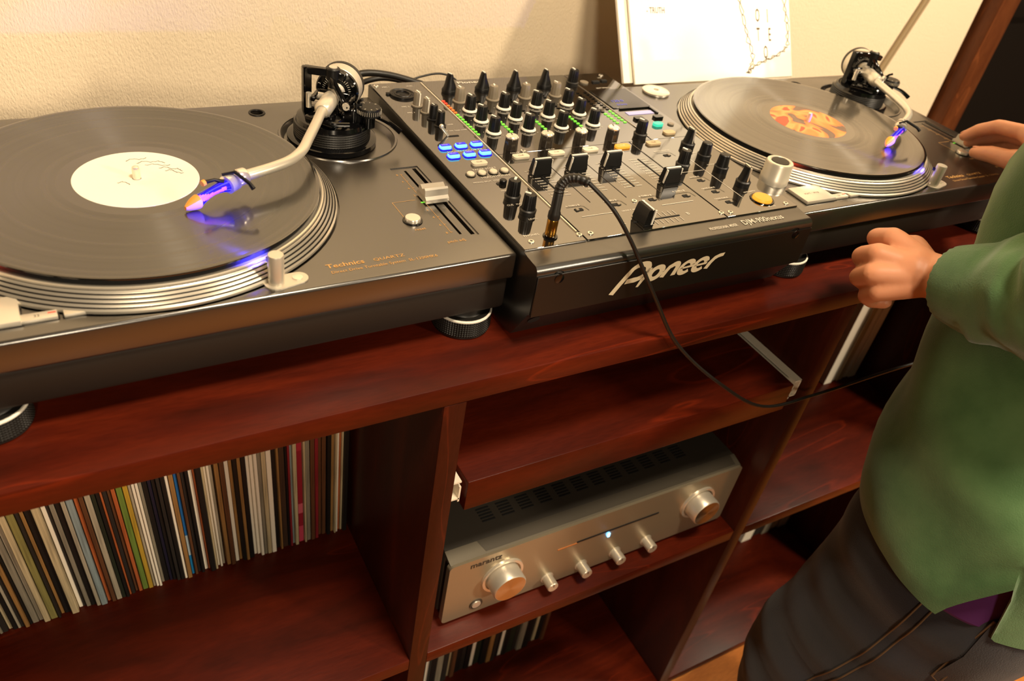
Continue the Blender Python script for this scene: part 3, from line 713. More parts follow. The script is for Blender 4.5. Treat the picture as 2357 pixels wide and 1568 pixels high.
# knobs
def fluted(b, r0, r1, h, z0, m, nfl=9, dep=0.06, seg=54, topm=None):
    vs = []; fs = []
    lv = [(1.0*r0, z0), (lerp(r0,r1,0.5), z0+h*0.5), (r1, z0+h-0.0009), (r1*0.9, z0+h)]
    for r, z in lv:
        for k in range(seg):
            a = 2*PI*k/seg; rr = r*(1-dep*(0.5+0.5*math.cos(nfl*a))**2.0); vs.append((rr*math.cos(a), rr*math.sin(a), z))
    for j in range(len(lv)-1):
        for k in range(seg): fs.append([j*seg+k, j*seg+(k+1)%seg, (j+1)*seg+(k+1)%seg, (j+1)*seg+k])
    b.add(vs, fs, m, None, True)
    b.add(vs[-seg:], [list(range(seg))], topm or m, None, False)
PROT = {}
def place(proto_key, x, y, rz, name, maker, z=ZP, sub=()):
    """first call builds the knob with its sub-parts, later ones copy it"""
    if proto_key not in PROT:
        o = maker(name); PROT[proto_key] = o
    else:
        src = PROT[proto_key]; o = src.copy(); COL.objects.link(o)
        for ch in src.children:
            c = ch.copy(); COL.objects.link(c); c.parent = o
    o.parent = mx; o.location = (x, y, z); o.rotation_euler = (0,0,rz)
    return o
def mk_eq(name):
    b = MB(); fluted(b, 0.0066, 0.0056, 0.0168, 0.0016, BLK); o = b.build(name, BLK, mx)
    lab(one('knob_collar', WHITE, o, lambda b: b.lathe([(0.0060,0.0006),(0.0080,0.0006),(0.0086,0.0016),(0.0080,0.0028),(0.0064,0.0032)], seg=40)), 'white collar of a black knob')
    one('pointer_mark', WHITE, o, lambda b: (b.box((0,0.0026,0.01860), (0.0021,0.0056,0.0007)), b.box((0,0.0056,0.0150), (0.0014,0.0012,0.007)))); return o
def mk_trim(name):
    b = MB(); fluted(b, 0.0060, 0.0052, 0.0155, 0.0010, GREYK); b.lathe([(0.0060,0),(0.0078,0),(0.0080,0.0012),(0.006,0.002)], seg=36, m=GREYK); o = b.build(name, GREYK, mx)
    one('pointer_mark', WHITE, o, lambda b: b.box((0,0.0024,0.0168), (0.0019,0.0050,0.0006))); return o
def mk_sel(name):
    # beaked selector: skirt plus a tapering blade grip
    b = MB(); b.lathe([(0,0),(0.0090,0),(0.0092,0.003),(0.0082,0.0048),(0,0.0050)], seg=40, m=BLK)
    st = [(0.0046,0.0082,0.0078),(0.0095,0.0062,0.0066),(0.0150,0.0040,0.0052),(0.0200,0.0026,0.0044),(0.0215,0.0016,0.0036)]
    vs = []; N = 20
    for z, wx, wy in st:
        for k in range(N):
            a = 2*PI*k/N; vs.append((wx*math.cos(a), wy*math.sin(a)+(0.0012 if z > 0.01 else 0), z))
    fs = [[i*N+k, i*N+(k+1)%N, (i+1)*N+(k+1)%N, (i+1)*N+k] for i in range(len(st)-1) for k in range(N)]+[[ (len(st)-1)*N+k for k in range(N)]]
    b.add(vs, fs, BLK, None, True); o = b.build(name, BLK, mx)
    one('pointer_mark', WHITE, o, lambda b: b.box((0,0.0018,0.0218), (0.0014,0.0056,0.0007))); return o
def mk_col(name):
    b = MB(); fluted(b, 0.0072, 0.0068, 0.0130, 0.0, pm('smoked_knob', (46,40,34), 0.2), topm=None)
    b.lathe([(0.0068,0.0126),(0.0070,0.0140),(0.0058,0.0150),(0.0,0.0152)], seg=12, m=SILB); o = b.build(name, BLK, mx)
    one('pointer_mark', BLKG, o, lambda b: b.box((0,0.0030,0.0152), (0.0010,0.0048,0.0004))); return o
def mk_blk(name):
    b = MB(); fluted(b, 0.0066, 0.0058, 0.0150, 0.0050, BLK, 11, 0.08); b.lathe([(0,0),(0.0074,0),(0.0078,0.0035),(0.0080,0.0046),(0.0066,0.0056)], seg=36, m=BLKR); o = b.build(name, BLK, mx)
    one('pointer_mark', WHITE, o, lambda b: b.box((0,0.0024,0.02040), (0.0022,0.0056,0.0008))); return o
def mk_ind(name):
    b = MB(); b.lathe([(0,0),(0.0076,0),(0.0078,0.0045),(0.0080,0.0058),(0.0068,0.0066),(0.0058,0.0190),(0.0050,0.0198),(0,0.0200)], seg=36, m=BLK); o = b.build(name, BLK, mx)
    return o
def mk_blade(name):
    b = MB(); b.lathe([(0,0),(0.0078,0),(0.0080,0.0045),(0.0082,0.0056),(0.0066,0.0068)], seg=36, m=BLK)
    st = [(0.0062,0.0068,0.0068),(0.011,0.0048,0.0062),(0.017,0.0034,0.0056),(0.0225,0.0030,0.0052)]; N = 20; vs = []
    for z, wx, wy in st:
        for k in range(N):
            a = 2*PI*k/N; vs.append((wx*math.cos(a), wy*math.sin(a), z))
    fs = [[i*N+k, i*N+(k+1)%N, (i+1)*N+(k+1)%N, (i+1)*N+k] for i in range(len(st)-1) for k in range(N)]+[[(len(st)-1)*N+k for k in range(N)]]
    b.add(vs, fs, BLK, None, True); o = b.build(name, BLK, mx)
    one('pointer_mark', SILB, o, lambda b: (b.box((0,0.0010,0.0229), (0.0016,0.0090,0.0008)), b.box((0,-0.0058,0.0150), (0.0016,0.0018,0.0150)))); return o
def mk_mic(name):
    b = MB(); fluted(b, 0.0048, 0.0040, 0.0150, 0.0012, GREYK); b.lathe([(0.0046,0),(0.0062,0),(0.0064,0.0012),(0.0048,0.0018)], seg=32, m=GREYK); o = b.build(name, GREYK, mx)
    one('pointer_mark', WHITE, o, lambda b: (b.box((0,0.000,0.0164), (0.0014,0.0072,0.0006)), b.box((0,-0.0043,0.009), (0.0013,0.0014,0.0140), M=Matrix.Rotation(0.05,4,'X')))); return o
def mk_mic2(name):
    b = MB(); fluted(b, 0.0050, 0.0042, 0.0150, 0.0012, BLK); b.lathe([(0.0046,0),(0.0064,0),(0.0066,0.0012),(0.0050,0.0018)], seg=32, m=BLK); o = b.build(name, BLK, mx)
    one('pointer_mark', WHITE, o, lambda b: b.box((0,0.002,0.0163), (0.0010,0.0042,0.0004))); return o
CX = [0.0853, 0.1287, 0.172, 0.2152]
rr = random.Random(3)
for x in CX: place('sel', x, 0.330, rr.uniform(-0.15,0.15)+(0.5 if x < 0.1 else 0.1), 'selector_knob', mk_sel)
place('ind', 0.257, 0.331, 0, 'level_knob', mk_blk)
for x in CX: place('trim', x, 0.3035, rr.uniform(-0.4,0.4), 'trim_knob', mk_trim)
for y in (0.2765, 0.2487, 0.219):
    for x in CX: place('eq', x, y, 0.35+rr.uniform(-0.25,0.25), 'equaliser_knob', mk_eq)
for i, x in enumerate(CX):
    o = place('col', x, 0.181, -0.3+rr.uniform(-0.2,0.2), 'colour_knob', mk_col)
place('blk2', 0.2545, 0.180, 0.4, 'display_knob', mk_blk)
place('blade', 0.2965, 0.145, 0.0, 'beat_knob', mk_blade)
place('blk3', 0.2565, 0.104, 0.3, 'effect_knob', mk_blk)
place('indx', 0.2965, 0.116, 0, 'effect_knob', mk_ind); place('indx', 0.2965, 0.0865, 0, 'effect_knob', mk_ind)
place('blade', 0.298, 0.0525, -0.15, 'depth_knob', mk_blade)
place('mic', 0.031, 0.299, 0.1, 'microphone_knob', mk_mic); place('mic', 0.034, 0.281, 0.0, 'microphone_knob', mk_mic)
place('mic2', 0.034, 0.263, 0.2, 'microphone_knob', mk_mic2); place('mic2', 0.0345, 0.246, 0.2, 'microphone_knob', mk_mic2)
place('blk4', 0.0335, 0.0835, -0.7, 'headphone_knob', mk_blk); place('blk4', 0.0345, 0.056, 0.75, 'headphone_knob', mk_blk)
# toggle
one('toggle_switch', SILB, mx, lambda b: (b.tube([(0.033,0.221,ZP-0.001),(0.0255,0.222,ZP+0.0085),(0.0243,0.222,ZP+0.0105)], [0.0012,0.0017,0.0024], 12), b.sphere((0.0241,0.222,ZP+0.0108), 0.0025)))
one('switch_slot', HOLE, mx, lambda b: b.box((0.038,0.2200,ZP+0.0001), (0.012,0.0028,0.0004)))
# combo jack
b = MB(); b.lathe([(0.0145,0.0),(0.0145,0.0022),(0.0128,0.0026),(0.0118,0.0016),(0.0098,0.0016),(0.0092,0.0024),(0.0078,0.0024),(0.0072,0.0008),(0.0,0.0006)], seg=48, m=BLK)
b.box((0.014,-0.004,0.001), (0.010,0.006,0.0022), BLK, bev=0.001); b.box((-0.014,0.004,0.001), (0.008,0.005,0.0022), BLK, bev=0.001)
b.lathe([(0.0,0.0),(0.0034,0.0009),(0.0,0.0010)], seg=16, m=HOLE)
b.build('microphone_socket', BLK, mx, loc=(0.0265, 0.3295, ZP))
# fx buttons
def rrect(wd, hh, r, n=5):
    out = []
    for cx_, cy_, a0 in ((wd/2-r,hh/2-r,0),(-wd/2+r,hh/2-r,PI/2),(-wd/2+r,-hh/2+r,PI),(wd/2-r,-hh/2+r,1.5*PI)):
        out += [(cx_+r*math.cos(a0+PI/2*k/n), cy_+r*math.sin(a0+PI/2*k/n)) for k in range(n+1)]
    return out
names6 = ['SPACE','JET','PITCH','CRUSH','NOISE','FILTER']
for i, (x, y) in enumerate([(0.0165,0.1945),(0.0345,0.195),(0.0525,0.1955),(0.0165,0.175),(0.0345,0.1752),(0.0525,0.1755)]):
    o = one('effect_button', LBLUE, mx, lambda b: b.prism(rrect(0.0118,0.0086,0.0028), 0, 0.0026), loc=(x,y,ZP)); lab(o, 'lit pale blue effect button')
    one('button_glow_ring', DBLUE, o, lambda b: b.prism(rrect(0.0136,0.0104,0.0034), -0.0004, 0.0008))
    bt = MB(); bt.box((0.0006,0.0018,0.0026), (0.0104,0.0046,0.0004), DBLUE); text_bm(bt, names6[i], 0.0024, TM(0,0.0014,0.0029), INKW, align='CENTER'); bt.build('button_lettering', INKW, o)
o = one('link_cue_button', CREAM, mx, lambda b: b.prism(rrect(0.0165,0.0088,0.0030), 0, 0.0024), loc=(0.0355,0.1555,ZP)); bt = MB(); text_bm(bt,'CUE',0.0034,TM(0,-0.001,0.0025),INKD,align='CENTER'); bt.build('button_lettering', INKD, o)
fs0 = None
for i, x in enumerate([0.0162,0.0287,0.0412,0.0537]):
    if fs0 is None:
        fs0 = one('fader_start_button', CREAM, mx, lambda b: b.lathe([(0,0),(0.0040,0),(0.0041,0.0016),(0.0034,0.0026),(0,0.0028)], seg=24)); o = fs0
        one('button_ring', BLKG, o, lambda b: b.lathe([(0.0041,0.0),(0.0044,0.0006),(0.0052,0.0004),(0.0053,0.0)], seg=24))
    else:
        o = fs0.copy(); COL.objects.link(o)
        for ch in fs0.children: c = ch.copy(); COL.objects.link(c); c.parent = o
    o.location = (x, 0.136, ZP)
# cue buttons
cb0 = None
for i, x in enumerate(CX+[0.2585]):
    m_ = LORANGE if i == 3 else (CREAM if i < 3 else BEIGEB)
    o = one('cue_button', m_, mx, lambda b: b.prism(rrect(0.0185,0.0086,0.0030), 0, 0.0022), loc=(x+0.001,0.1605,ZP))
    if i == 3: lab(o, 'cue button lit orange')
    bt = MB(); text_bm(bt,'CUE',0.0034,TM(0,-0.001,0.0023),INKD if i != 3 else INKW,align='CENTER'); bt.build('button_lettering', INKD, o)
one('tap_button', BEIGEB, mx, lambda b: b.prism(rrect(0.0155,0.0090,0.0032), 0, 0.0022), loc=(0.299,0.182,ZP))
lab(one('tempo_button', LTEAL, mx, lambda b: b.prism(rrect(0.0130,0.0090,0.0040), 0, 0.0030), loc=(0.299,0.204,ZP)), 'lit teal tempo button')
one('quantise_button', GREYK, mx, lambda b: b.lathe([(0,0),(0.004,0),(0.004,0.0014),(0,0.0018)], seg=20), loc=(0.3185,0.2035,ZP))
one('beat_button', BLKG, mx, lambda b: b.prism(rrect(0.0125,0.0075,0.0015), 0, 0.0026), loc=(0.2845,0.223,ZP)); one('beat_button', BLKG, mx, lambda b: b.prism(rrect(0.0125,0.0075,0.0015), 0, 0.0026), loc=(0.3135,0.223,ZP))
one('round_button', GREYK, mx, lambda b: b.lathe([(0,0),(0.0055,0),(0.0055,0.0016),(0,0.0022)], seg=24), loc=(0.279,0.336,ZP))
one('dark_switch', HOLE, mx, lambda b: (b.box((0.297,0.336,ZP+0.0008), (0.010,0.005,0.0016)), b.box((0.311,0.338,ZP+0.0008), (0.008,0.005,0.0016))))
oo = one('effect_on_button', LORANGE, mx, lambda b: b.lathe([(0,0),(0.0102,0),(0.0104,0.0016),(0.0092,0.0034),(0,0.0042)], seg=40), loc=(0.2985,0.0215,ZP)); lab(oo, 'large round button lit orange')
one('button_ring', BLKG, oo, lambda b: b.lathe([(0.0104,0),(0.0112,0.0010),(0.0126,0.0010),(0.0130,0)], seg=40))
# display
one('display_glass', BLKG, mx, lambda b: b.box((0.298,0.283,ZP+0.0003), (0.056,0.055,0.0012), bev=0.0003, seg=1))
b = MB(); text_bm(b, '120.0', 0.0085, TM(0.279,0.272,ZP+0.0012), DISPB); text_bm(b, 'ECHO', 0.0055, TM(0.281,0.262,ZP+0.0012), DISPB); b.build('display_segments', DISPB, mx)
dw = one('display_frame', BLKG, mx, lambda b: (b.box((0.2995,0.2525,ZP+0.0008), (0.046,0.0022,0.0020)), b.box((0.3215,0.2430,ZP+0.0008), (0.0022,0.0185,0.0020))))
lab(one('lcd_window', LCD, mx, lambda b: b.box((0.2985,0.2400,ZP+0.0002), (0.0385,0.0085,0.0006))), 'small pale lit display strip')
# level meters: fifteen led segments per channel
for j, x in enumerate([0.0665, 0.107, 0.1505, 0.1985, 0.2500, 0.2655-0.0045]):
    b = MB()
    for k in range(15):
        y = 0.306-k*0.00625
        lit = (j == 0) or (k >= (9, 9, 9, 8, 10, 9)[j])
        m_ = (LRED if k < 2 else LAMBER if k < 6 else LGREEN) if lit else BLKG
        b.box((x, y, ZP+0.0004), (0.0034,0.0026,0.0008), m_)
    b.build('level_meter', LGREEN, mx)['kind'] = 'stuff'
# faders
def mk_fader(name):
    b = MB()
    # cap: wedge, broad face to the front
    vs = []; pr = [(-0.0058,0.0026),(-0.0034,0.0165),(-0.0022,0.0176),(0.0022,0.0176),(0.0034,0.0165),(0.0058,0.0026)]
    n = len(pr); vs = [(sx*w_, y, z) for sx in (-1,1) for (y,z) in pr for w_ in ((0.0098 if z < 0.01 else 0.0090),)]
    b.add(vs, [list(range(n)), list(range(n,2*n))[::-1]]+[[i,n+i,n+(i+1)%n,(i+1)%n] for i in range(n)], BLK)
    b.box((0,0,0.0010), (0.0196,0.0110,0.0030), BLK, bev=0.0006, seg=1); b.box((0,0,0), (0.004,0.002,0.004), HOLE)
    o = b.build(name, BLKG, mx)
    one('pointer_mark', WHITE, o, lambda b: (b.box((0,-0.0010,0.01775), (0.0184,0.0018,0.0012)), b.box((-0.00965,-0.0022,0.0100), (0.0012,0.0020,0.0150), M=Matrix.Rotation(0.10,4,'X')), b.box((0.00965,-0.0022,0.0100), (0.0008,0.0014,0.0150), M=Matrix.Rotation(0.10,4,'X'))))
    return o
for x, y in zip(CX, (0.1225,0.1225,0.1225,0.0765)):
    place('fad', x+0.0015, y, 0, 'channel_fader', mk_fader)
    one('fader_slot', HOLE, mx, lambda b: b.box((x+0.0012, 0.1045, ZP+0.0001), (0.0016,0.053,0.0004)))
o = place('fad', 0.1372, 0.0150, 0, 'crossfader', mk_fader); o.rotation_euler.z = PI/2; o.name = 'crossfader'
one('fader_slot', HOLE, mx, lambda b: b.box((0.1555,0.0165,ZP+0.0001), (0.056,0.0016,0.0004)))
# rocker switches
for x, y, sd in [(0.0875,0.050,1),(0.1315,0.050,-1),(0.1755,0.050,-1),(0.2175,0.048,-1),(0.2575,0.132,-1),(0.258,0.073,-1),(0.257,0.048,-1),(0.257,0.026,-1)]:
    o = one('slide_switch', HOLE, mx, lambda b: b.prism(rrect(0.0092,0.0046,0.0010), -0.0002, 0.0003), loc=(x, y, ZP))
    one('switch_tab', GREYK, o, lambda b: b.box((-sd*0.002,0,0.0006), (0.0032,0.0036,0.0016), bev=0.0003, seg=1))
    bt = MB(); bt.ribbon([(-0.010,0.0062),(0.006,0.0062),(0.0085,0.0050),(0.0100,-0.0030)], 0.0006, BLKG, z=0.0002)
    bt.build('switch_outline', BLKG, o)
one('slide_switch', BLK, mx, lambda b: (b.prism(rrect(0.010,0.0048,0.0015), 0, 0.0004), b.cyl((0.002,0,0), 0.0036, 0.0042, 18, bev=0.0008)), loc=(0.038,0.1135,ZP))
# screws
sc0 = None
for x, y in [(0.013,0.0115),(0.0625,0.0105),(0.0745,0.010),(0.154,0.0515),(0.2315,0.0095),(0.2425,0.008),(0.320,0.008),(0.0965,0.1735),(0.3195,0.357),(0.006,0.358)]:
    if sc0 is None:
        b = MB(); b.lathe([(0,0.0010),(0.0026,0.0008),(0.0030,0.0002),(0.0030,0)], seg=20, m=SILB); b.box((0,0,0.00105), (0.0026,0.0005,0.0003), HOLE); b.box((0,0,0.00105), (0.0005,0.0026,0.0003), HOLE)
        sc0 = b.build('screw', SILB, mx); o = sc0
    else: o = sc0.copy(); COL.objects.link(o)
    o.location = (x, y, ZP)
# phones socket
one('phones_socket', BLKG, mx, lambda b: b.lathe([(0.0042,0.0006),(0.0046,0.0012),(0.0066,0.0010),(0.0068,0)], seg=32), loc=(0.0345,0.0150,ZP))
# printed lettering and rules on the panel
b = MB(); z = ZP+0.00018
def pt(t, x, y, s=0.0036, al='CENTER', sx=1.0, bold=0.0): text_bm(b, t, s, TM(x,y,z), INKW, align=al, sx=sx, bold=bold)
pt('Pioneer', 0.126, 0.3530, 0.0085, sx=1.4, bold=0.00015); pt('MIC 1', 0.016, 0.352); pt('LEVEL', 0.045,0.352,0.003)
pt('MIC 2', 0.017, 0.297); pt('MIC 1', 0.017,0.281); pt('HI', 0.046,0.263,0.003); pt('LOW',0.047,0.246,0.003); pt('OFF  ON  TALK OVER', 0.046,0.231,0.0028)
pt('SOUND COLOR FX', 0.0345,0.1842,0.0042,sx=1.1); pt('LINK',0.0335,0.1625,0.0032); pt('FADER START', 0.036,0.1435,0.0042); pt('HEADPHONES', 0.040,0.1265,0.0048,sx=1.05); pt('MONO SPLIT  STEREO', 0.028,0.1190,0.0034)
pt('MIXING',0.036,0.0985,0.0032); pt('CUE   MASTER',0.034,0.0722,0.0036); pt('LEVEL',0.0345,0.0445,0.0036); pt('PHONES', 0.0185,0.0195,0.0042)
for i, x in enumerate(CX):
    pt('TRIM', x+0.009,0.292,0.0026); 
    for y, t in ((0.2655,'HI'),(0.2375,'MID'),(0.2075,'LOW'),(0.1700,'COLOR')): pt(t, x, y, 0.0032)
    for y in (0.2765,0.2487,0.219):
        for a in (-2.3,-1.2,0,1.2,2.3): b.box((x+0.0108*math.sin(a), y+0.0108*math.cos(a), z), (0.0007,0.0007,0.0002), INKW)
    for k in range(11):
        y = 0.1305-k*0.0052
        for sd in (-1,1):
            x0 = x+0.0012+sd*0.003; b.box((x0+sd*0.0035, y, z), (0.0070,0.0005,0.0002), INKW)
        pt(str(10-k), x-0.0105+0.0, y-0.0010, 0.0028)
    pt('A THRU B', x, 0.0570, 0.0036)
    b.box((x-0.0215, 0.11, z), (0.0004,0.10,0.0002), INKD)
for k in range(9):
    for sd in (-1,1): b.box((0.132+k*0.0062, 0.0165+sd*0.0062, z), (0.0005,0.0070,0.0002), INKW)
b.box((0.103,0.0375,z), (0.040,0.0006,0.0002), INKW); b.box((0.198,0.0375,z), (0.040,0.0006,0.0002), INKW); pt('CROSS F. ASSIGN', 0.140,0.0362,0.0030)
pt('A', 0.1165,0.0150,0.0060); pt('B', 0.1945,0.0150,0.0060)
pt('BEAT EFFECTS', 0.297,0.3160,0.0036); pt('USB', 0.312,0.3480,0.0036); pt('BOOTH MONITOR', 0.258,0.142,0.0026)
pt('EFFECT',0.297,0.1300,0.0026); pt('CH SELECT',0.297,0.1010,0.0026); pt('LEVEL/DEPTH',0.2965,0.0380,0.0028); pt('ON/OFF',0.2985,0.0055,0.0030); pt('CH CURVE',0.255,0.0800,0.0028); pt('CROSS CURVE',0.254,0.0555,0.0028); pt('CROSS CURVE',0.253,0.0335,0.0028)
b.ribbon([(0.279,0.135),(0.279,0.030)], 0.0005, INKW, z=z); b.ribbon([(0.246,0.0925),(0.279,0.0925)], 0.0005, INKW, z=z)
b.ribbon([(0.068,0.1505),(0.229,0.1505),(0.2335,0.146),(0.2335,0.040)], 0.0005, BLKG, z=z)
b.build('panel_lettering', INKW, mx)['kind'] = 'stuff'
# ledge lettering
b = MB(); z = 0.1086
text_bm(b, 'PROFESSIONAL MIXER', 0.0058, Matrix.Translation((0.2005,-0.0125,z)) @ Matrix.Rotation(0.05,4,'X'), INKW, sx=0.62, bold=0.00005)
text_bm(b, 'DJM-900nexus', 0.0108, Matrix.Translation((0.2440,-0.0128,z)) @ Matrix.Rotation(0.05,4,'X'), INKW, sx=0.86, bold=0.00010)
b.build('ledge_lettering', INKW, mx)
# front: screws and logo
for x in (0.0225, 0.3085):
    one('front_screw', BLKG, mx, lambda b: b.lathe([(0.0068,-0.0002),(0.0066,0.0006),(0.0050,-0.0010),(0.0046,0.0022),(0.0,0.0030)], seg=28, axis=(0,-1,0)), loc=(x,-0.0243,0.0955))
one('front_hole', HOLE, mx, lambda b: b.lathe([(0,0.0002),(0.006,0.0002),(0.006,0)], seg=24, axis=(0,-0.85,-0.52)), loc=(0.0125,-0.0155,0.0460))
one('plate_lip', CHASSISF, mx, lambda b: b.box((MW/2,-0.0252,0.0790), (MW-0.001,0.0016,0.0420), bev=0.0004, seg=1))
LOGO = pm('logo_silver', (206,196,168), 0.45)
b = MB(); FM = Matrix.Translation((0.0875,-0.02625,0.0735)) @ Matrix.Rotation(PI/2,4,'X') @ Matrix(((1,0.42,0,0),(0,1,0,0),(0,0,1,0),(0,0,0,1)))
def arc(cx_, cy_, rx, ry, a0, a1, n=18): return [(cx_+rx*math.cos(math.radians(lerp(a0,a1,k/n))), cy_+ry*math.sin(math.radians(lerp(a0,a1,k/n)))) for k in range(n+1)]
U = 0.0185  # x-height unit
def st_(pts, w_): b.ribbon([(x*U, y*U) for x,y in pts], [v*U for v in w_] if isinstance(w_, list) else w_*U, LOGO, FM)
q = [(0.02,-0.42),(0.16,0.10),(0.34,0.62)]+arc(0.95,0.72,0.58,0.40,150,50,8)+arc(1.10,0.66,0.42,0.40,45,-62,12)+arc(1.02,0.60,0.40,0.36,-70,-100,4)+[(0.48,0.22)]
st_(q, [0.34]*3+[0.30]*(len(q)-4)+[0.27])
st_([(1.50,-0.25),(1.56,0.20),(1.64,0.80)], [0.16,0.27,0.27])
def ring(cx_):
    st_(arc(cx_,0.42,0.36,0.34,0,360,36), [0.30+0.04*math.cos(math.radians(2*k*10)) for k in range(37)])
ring(2.22)
st_([(2.84,0.06),(2.90,0.40),(2.98,0.62)]+arc(3.30,0.48,0.26,0.28,130,20,8)+[(3.56,0.06)], 0.29)
for cx_ in (4.22, 5.16):
    st_(arc(cx_,0.42,0.36,0.34,18,320,30), [0.26+0.04*math.cos(math.radians(2*k*10)) for k in range(31)]); st_([(cx_-0.36,0.38),(cx_+0.44,0.44)], [0.10,0.14])
st_([(5.78,0.06),(5.84,0.40),(5.98,0.66),(6.20,0.76),(6.52,0.79)], [0.29,0.29,0.29,0.24,0.20])
b.build('front_logo', LOGO, mx)

# headphone cable with gold plug
hc = empty('headphone_cable', (0.03686, 0.00802, 0.0983)); hc.scale = (KS,)*3; tag(hc, 'black headphone cable with gold plug standing in the mixer socket', 'cable')  # shifted and enlarged about the camera position together with the mixer
O_ = Vector((0.022,-0.012,ZP+0.0012))
b = MB(); b.lathe([(0,0.0),(0.0032,0.0),(0.0032,0.0008),(0.0050,0.0016),(0.0050,0.0160),(0.0044,0.0172)], seg=28, m=GOLD); b.build('plug', GOLD, hc)
b = MB(); b.lathe([(0.0,0.0172),(0.0052,0.0172),(0.0056,0.0185),(0.0054,0.0235),(0.0046,0.0250),(0.0043,0.0420),(0.0040,0.0425)], seg=24, m=BLKR)
bp = catmull([(0,0,0.040),(0.002,0.002,0.0475),(0.007,0.001,0.0535),(0.0135,-0.004,0.0560),(0.0205,-0.0115,0.0550)], 8)
rs = [0.0041 if i % 3 else 0.0046 for i in range(len(bp))]; b.tube(bp, rs, 16, BLKR); b.build('strain_relief', BLKR, hc)
cp = [Vector((0.0205,-0.0115,0.0550))+O_]+[Vector(p) for p in ((0.060,-0.041,0.1500),(0.079,-0.0545,0.1215),(0.108,-0.072,0.070),(0.152,-0.079,0.008),(0.232,-0.082,-0.062),(0.320,-0.085,-0.120),(0.401,-0.090,-0.122),(0.520,-0.092,-0.118),(0.590,-0.088,-0.124),(0.70,-0.100,-0.11))]
b = MB(); b.tube([p-O_ for p in catmull(cp, 8)], 0.0019, 10, BLKR); b.build('cord', BLKR, hc)
# leads behind the mixer
def lead(name, pts, r, label):
    b = MB(); b.tube(catmull(pts, 8), r, 10); tag(b.build(name, BLKR), label, 'cable')
lead('signal_lead', [(-0.03,0.405,0.0),(-0.022,0.400,0.075),(-0.004,0.400,0.0975),(0.036,0.402,0.095),(0.085,0.392,0.083),(0.12,0.380,0.075),(0.16,0.375,0.05)], 0.0042, 'thick black signal lead arching behind the mixer from the left turntable')
lead('signal_lead', [(-0.01,0.435,0.0),(0.0,0.430,0.062),(0.03,0.424,0.082),(0.07,0.416,0.078),(0.11,0.405,0.060)], 0.0036, 'second black lead lying under the thick one behind the mixer')
lead('earth_wire', [(0.055,0.404,0.082),(0.082,0.404,0.0905),(0.108,0.400,0.0945),(0.128,0.392,0.086),(0.14,0.38,0.06)], 0.0013, 'thin black earth wire looping up behind the left selector knob')

# ------------------------------------------------------------------ sleeves leaning on the wall
SLV = pm('sleeve_white', (246,238,220), 0.55)
lean = math.radians(30.5)
def leaner(x0, y0, z0, wdt, th, label):
    e = empty('record_sleeve', (x0+wdt/2, y0, z0)); e.rotation_euler = (-lean, 0, 0); tag(e, label, 'record sleeve', 'white sleeves leaning behind the right turntable')
    one('sleeve_board', SLV, e, lambda b: b.box((0,th/2,0.1575), (wdt,th,0.315), bev=0.0008, seg=1)); return e
ZB = 0.0815
e1 = leaner(0.3940, 0.3640, ZB, 0.3140, 0.0035, 'front white record sleeve with thin line drawing and spaced letters against the wall')
e2 = leaner(0.3785, 0.3705, ZB, 0.3150, 0.0050, 'plain white record sleeve showing only its left edge behind the drawn sleeve')
b = MB(); DR = pm('drawing_line', (84,66,44), 0.7)
FA = Matrix.Translation((-0.157, -0.0002, 0)) @ Matrix.Rotation(PI/2,4,'X')     # x across, y up the sleeve
def zline(pts, seed, amp):
    rnd = random.Random(seed); q = catmull([(x,y,0) for x,y in pts], 9)
    for s_ in (1,-1):
        o2 = [(p.x+s_*amp*math.sin(i*0.9+seed)*rnd.uniform(0.4,1.2), p.y+amp*0.4*math.cos(i*1.3)) for i, p in enumerate(q)]
        b.ribbon(o2, 0.0013, DR, FA)
outl = [(0.196,0.300),(0.192,0.230),(0.196,0.180),(0.202,0.140),(0.212,0.100),(0.222,0.060),(0.230,0.030),(0.218,0.008)]
zline(outl, 1, 0.0045)
zline([(0.218,0.008),(0.232,0.018),(0.256,0.026),(0.284,0.034),(0.305,0.046)], 2, 0.0040)
zline([(0.305,0.046),(0.308,0.075),(0.303,0.110),(0.307,0.150),(0.302,0.200),(0.305,0.250),(0.302,0.300)], 3, 0.0042)
for t, x, y in (('O',0.2440,0.0835),('I',0.2650,0.0825),('T',0.2440,0.0555),('E',0.2680,0.0550),('O',0.2580,0.0290)):
    text_bm(b, t, 0.0280, FA @ TM(x,y,0), DR, sx=0.42, align='CENTER', bold=0.0002)
text_bm(b, '- TRUTH', 0.0115, FA @ TM(0.030,0.0965,0), DR, sx=0.75)
b.build('sleeve_drawing', DR, e1)['kind'] = 'stuff'

# ------------------------------------------------------------------ amplifier
AY = -0.030; AX0, AX1, AZ0 = -0.034, 0.4245, SZ+0.010
am = empty('stereo_amplifier', ((AX0+AX1)/2, 0.12, SZ)); tag(am, 'silver stereo amplifier with large round knobs on the middle shelf', 'amplifier')
ox = Vector(((AX0+AX1)/2, 0.12, SZ))
def ap(name, mat, fn, lb=None):
    b = MB(); fn(b); o = b.build(name, mat, am)
    o.location = -ox
    if lb: o['label'] = lb
    return o
W_ = AX1-AX0; XC = (AX0+AX1)/2
ap('cabinet', AMPB, lambda b: b.box((XC, AY+0.019+0.160, AZ0+0.0595), (W_-0.004, 0.32, 0.115), bev=0.0015))
def face(b):
    n = 6; r = 0.006; pts = rrect(W_, 0.112, r, n)
    b.prism(pts, 0, 0.008, AMPF, Matrix.Translation((XC, AY+0.008, AZ0+0.056)) @ Matrix.Rotation(PI/2,4,'X'))
ap('front_panel', AMPF, face)
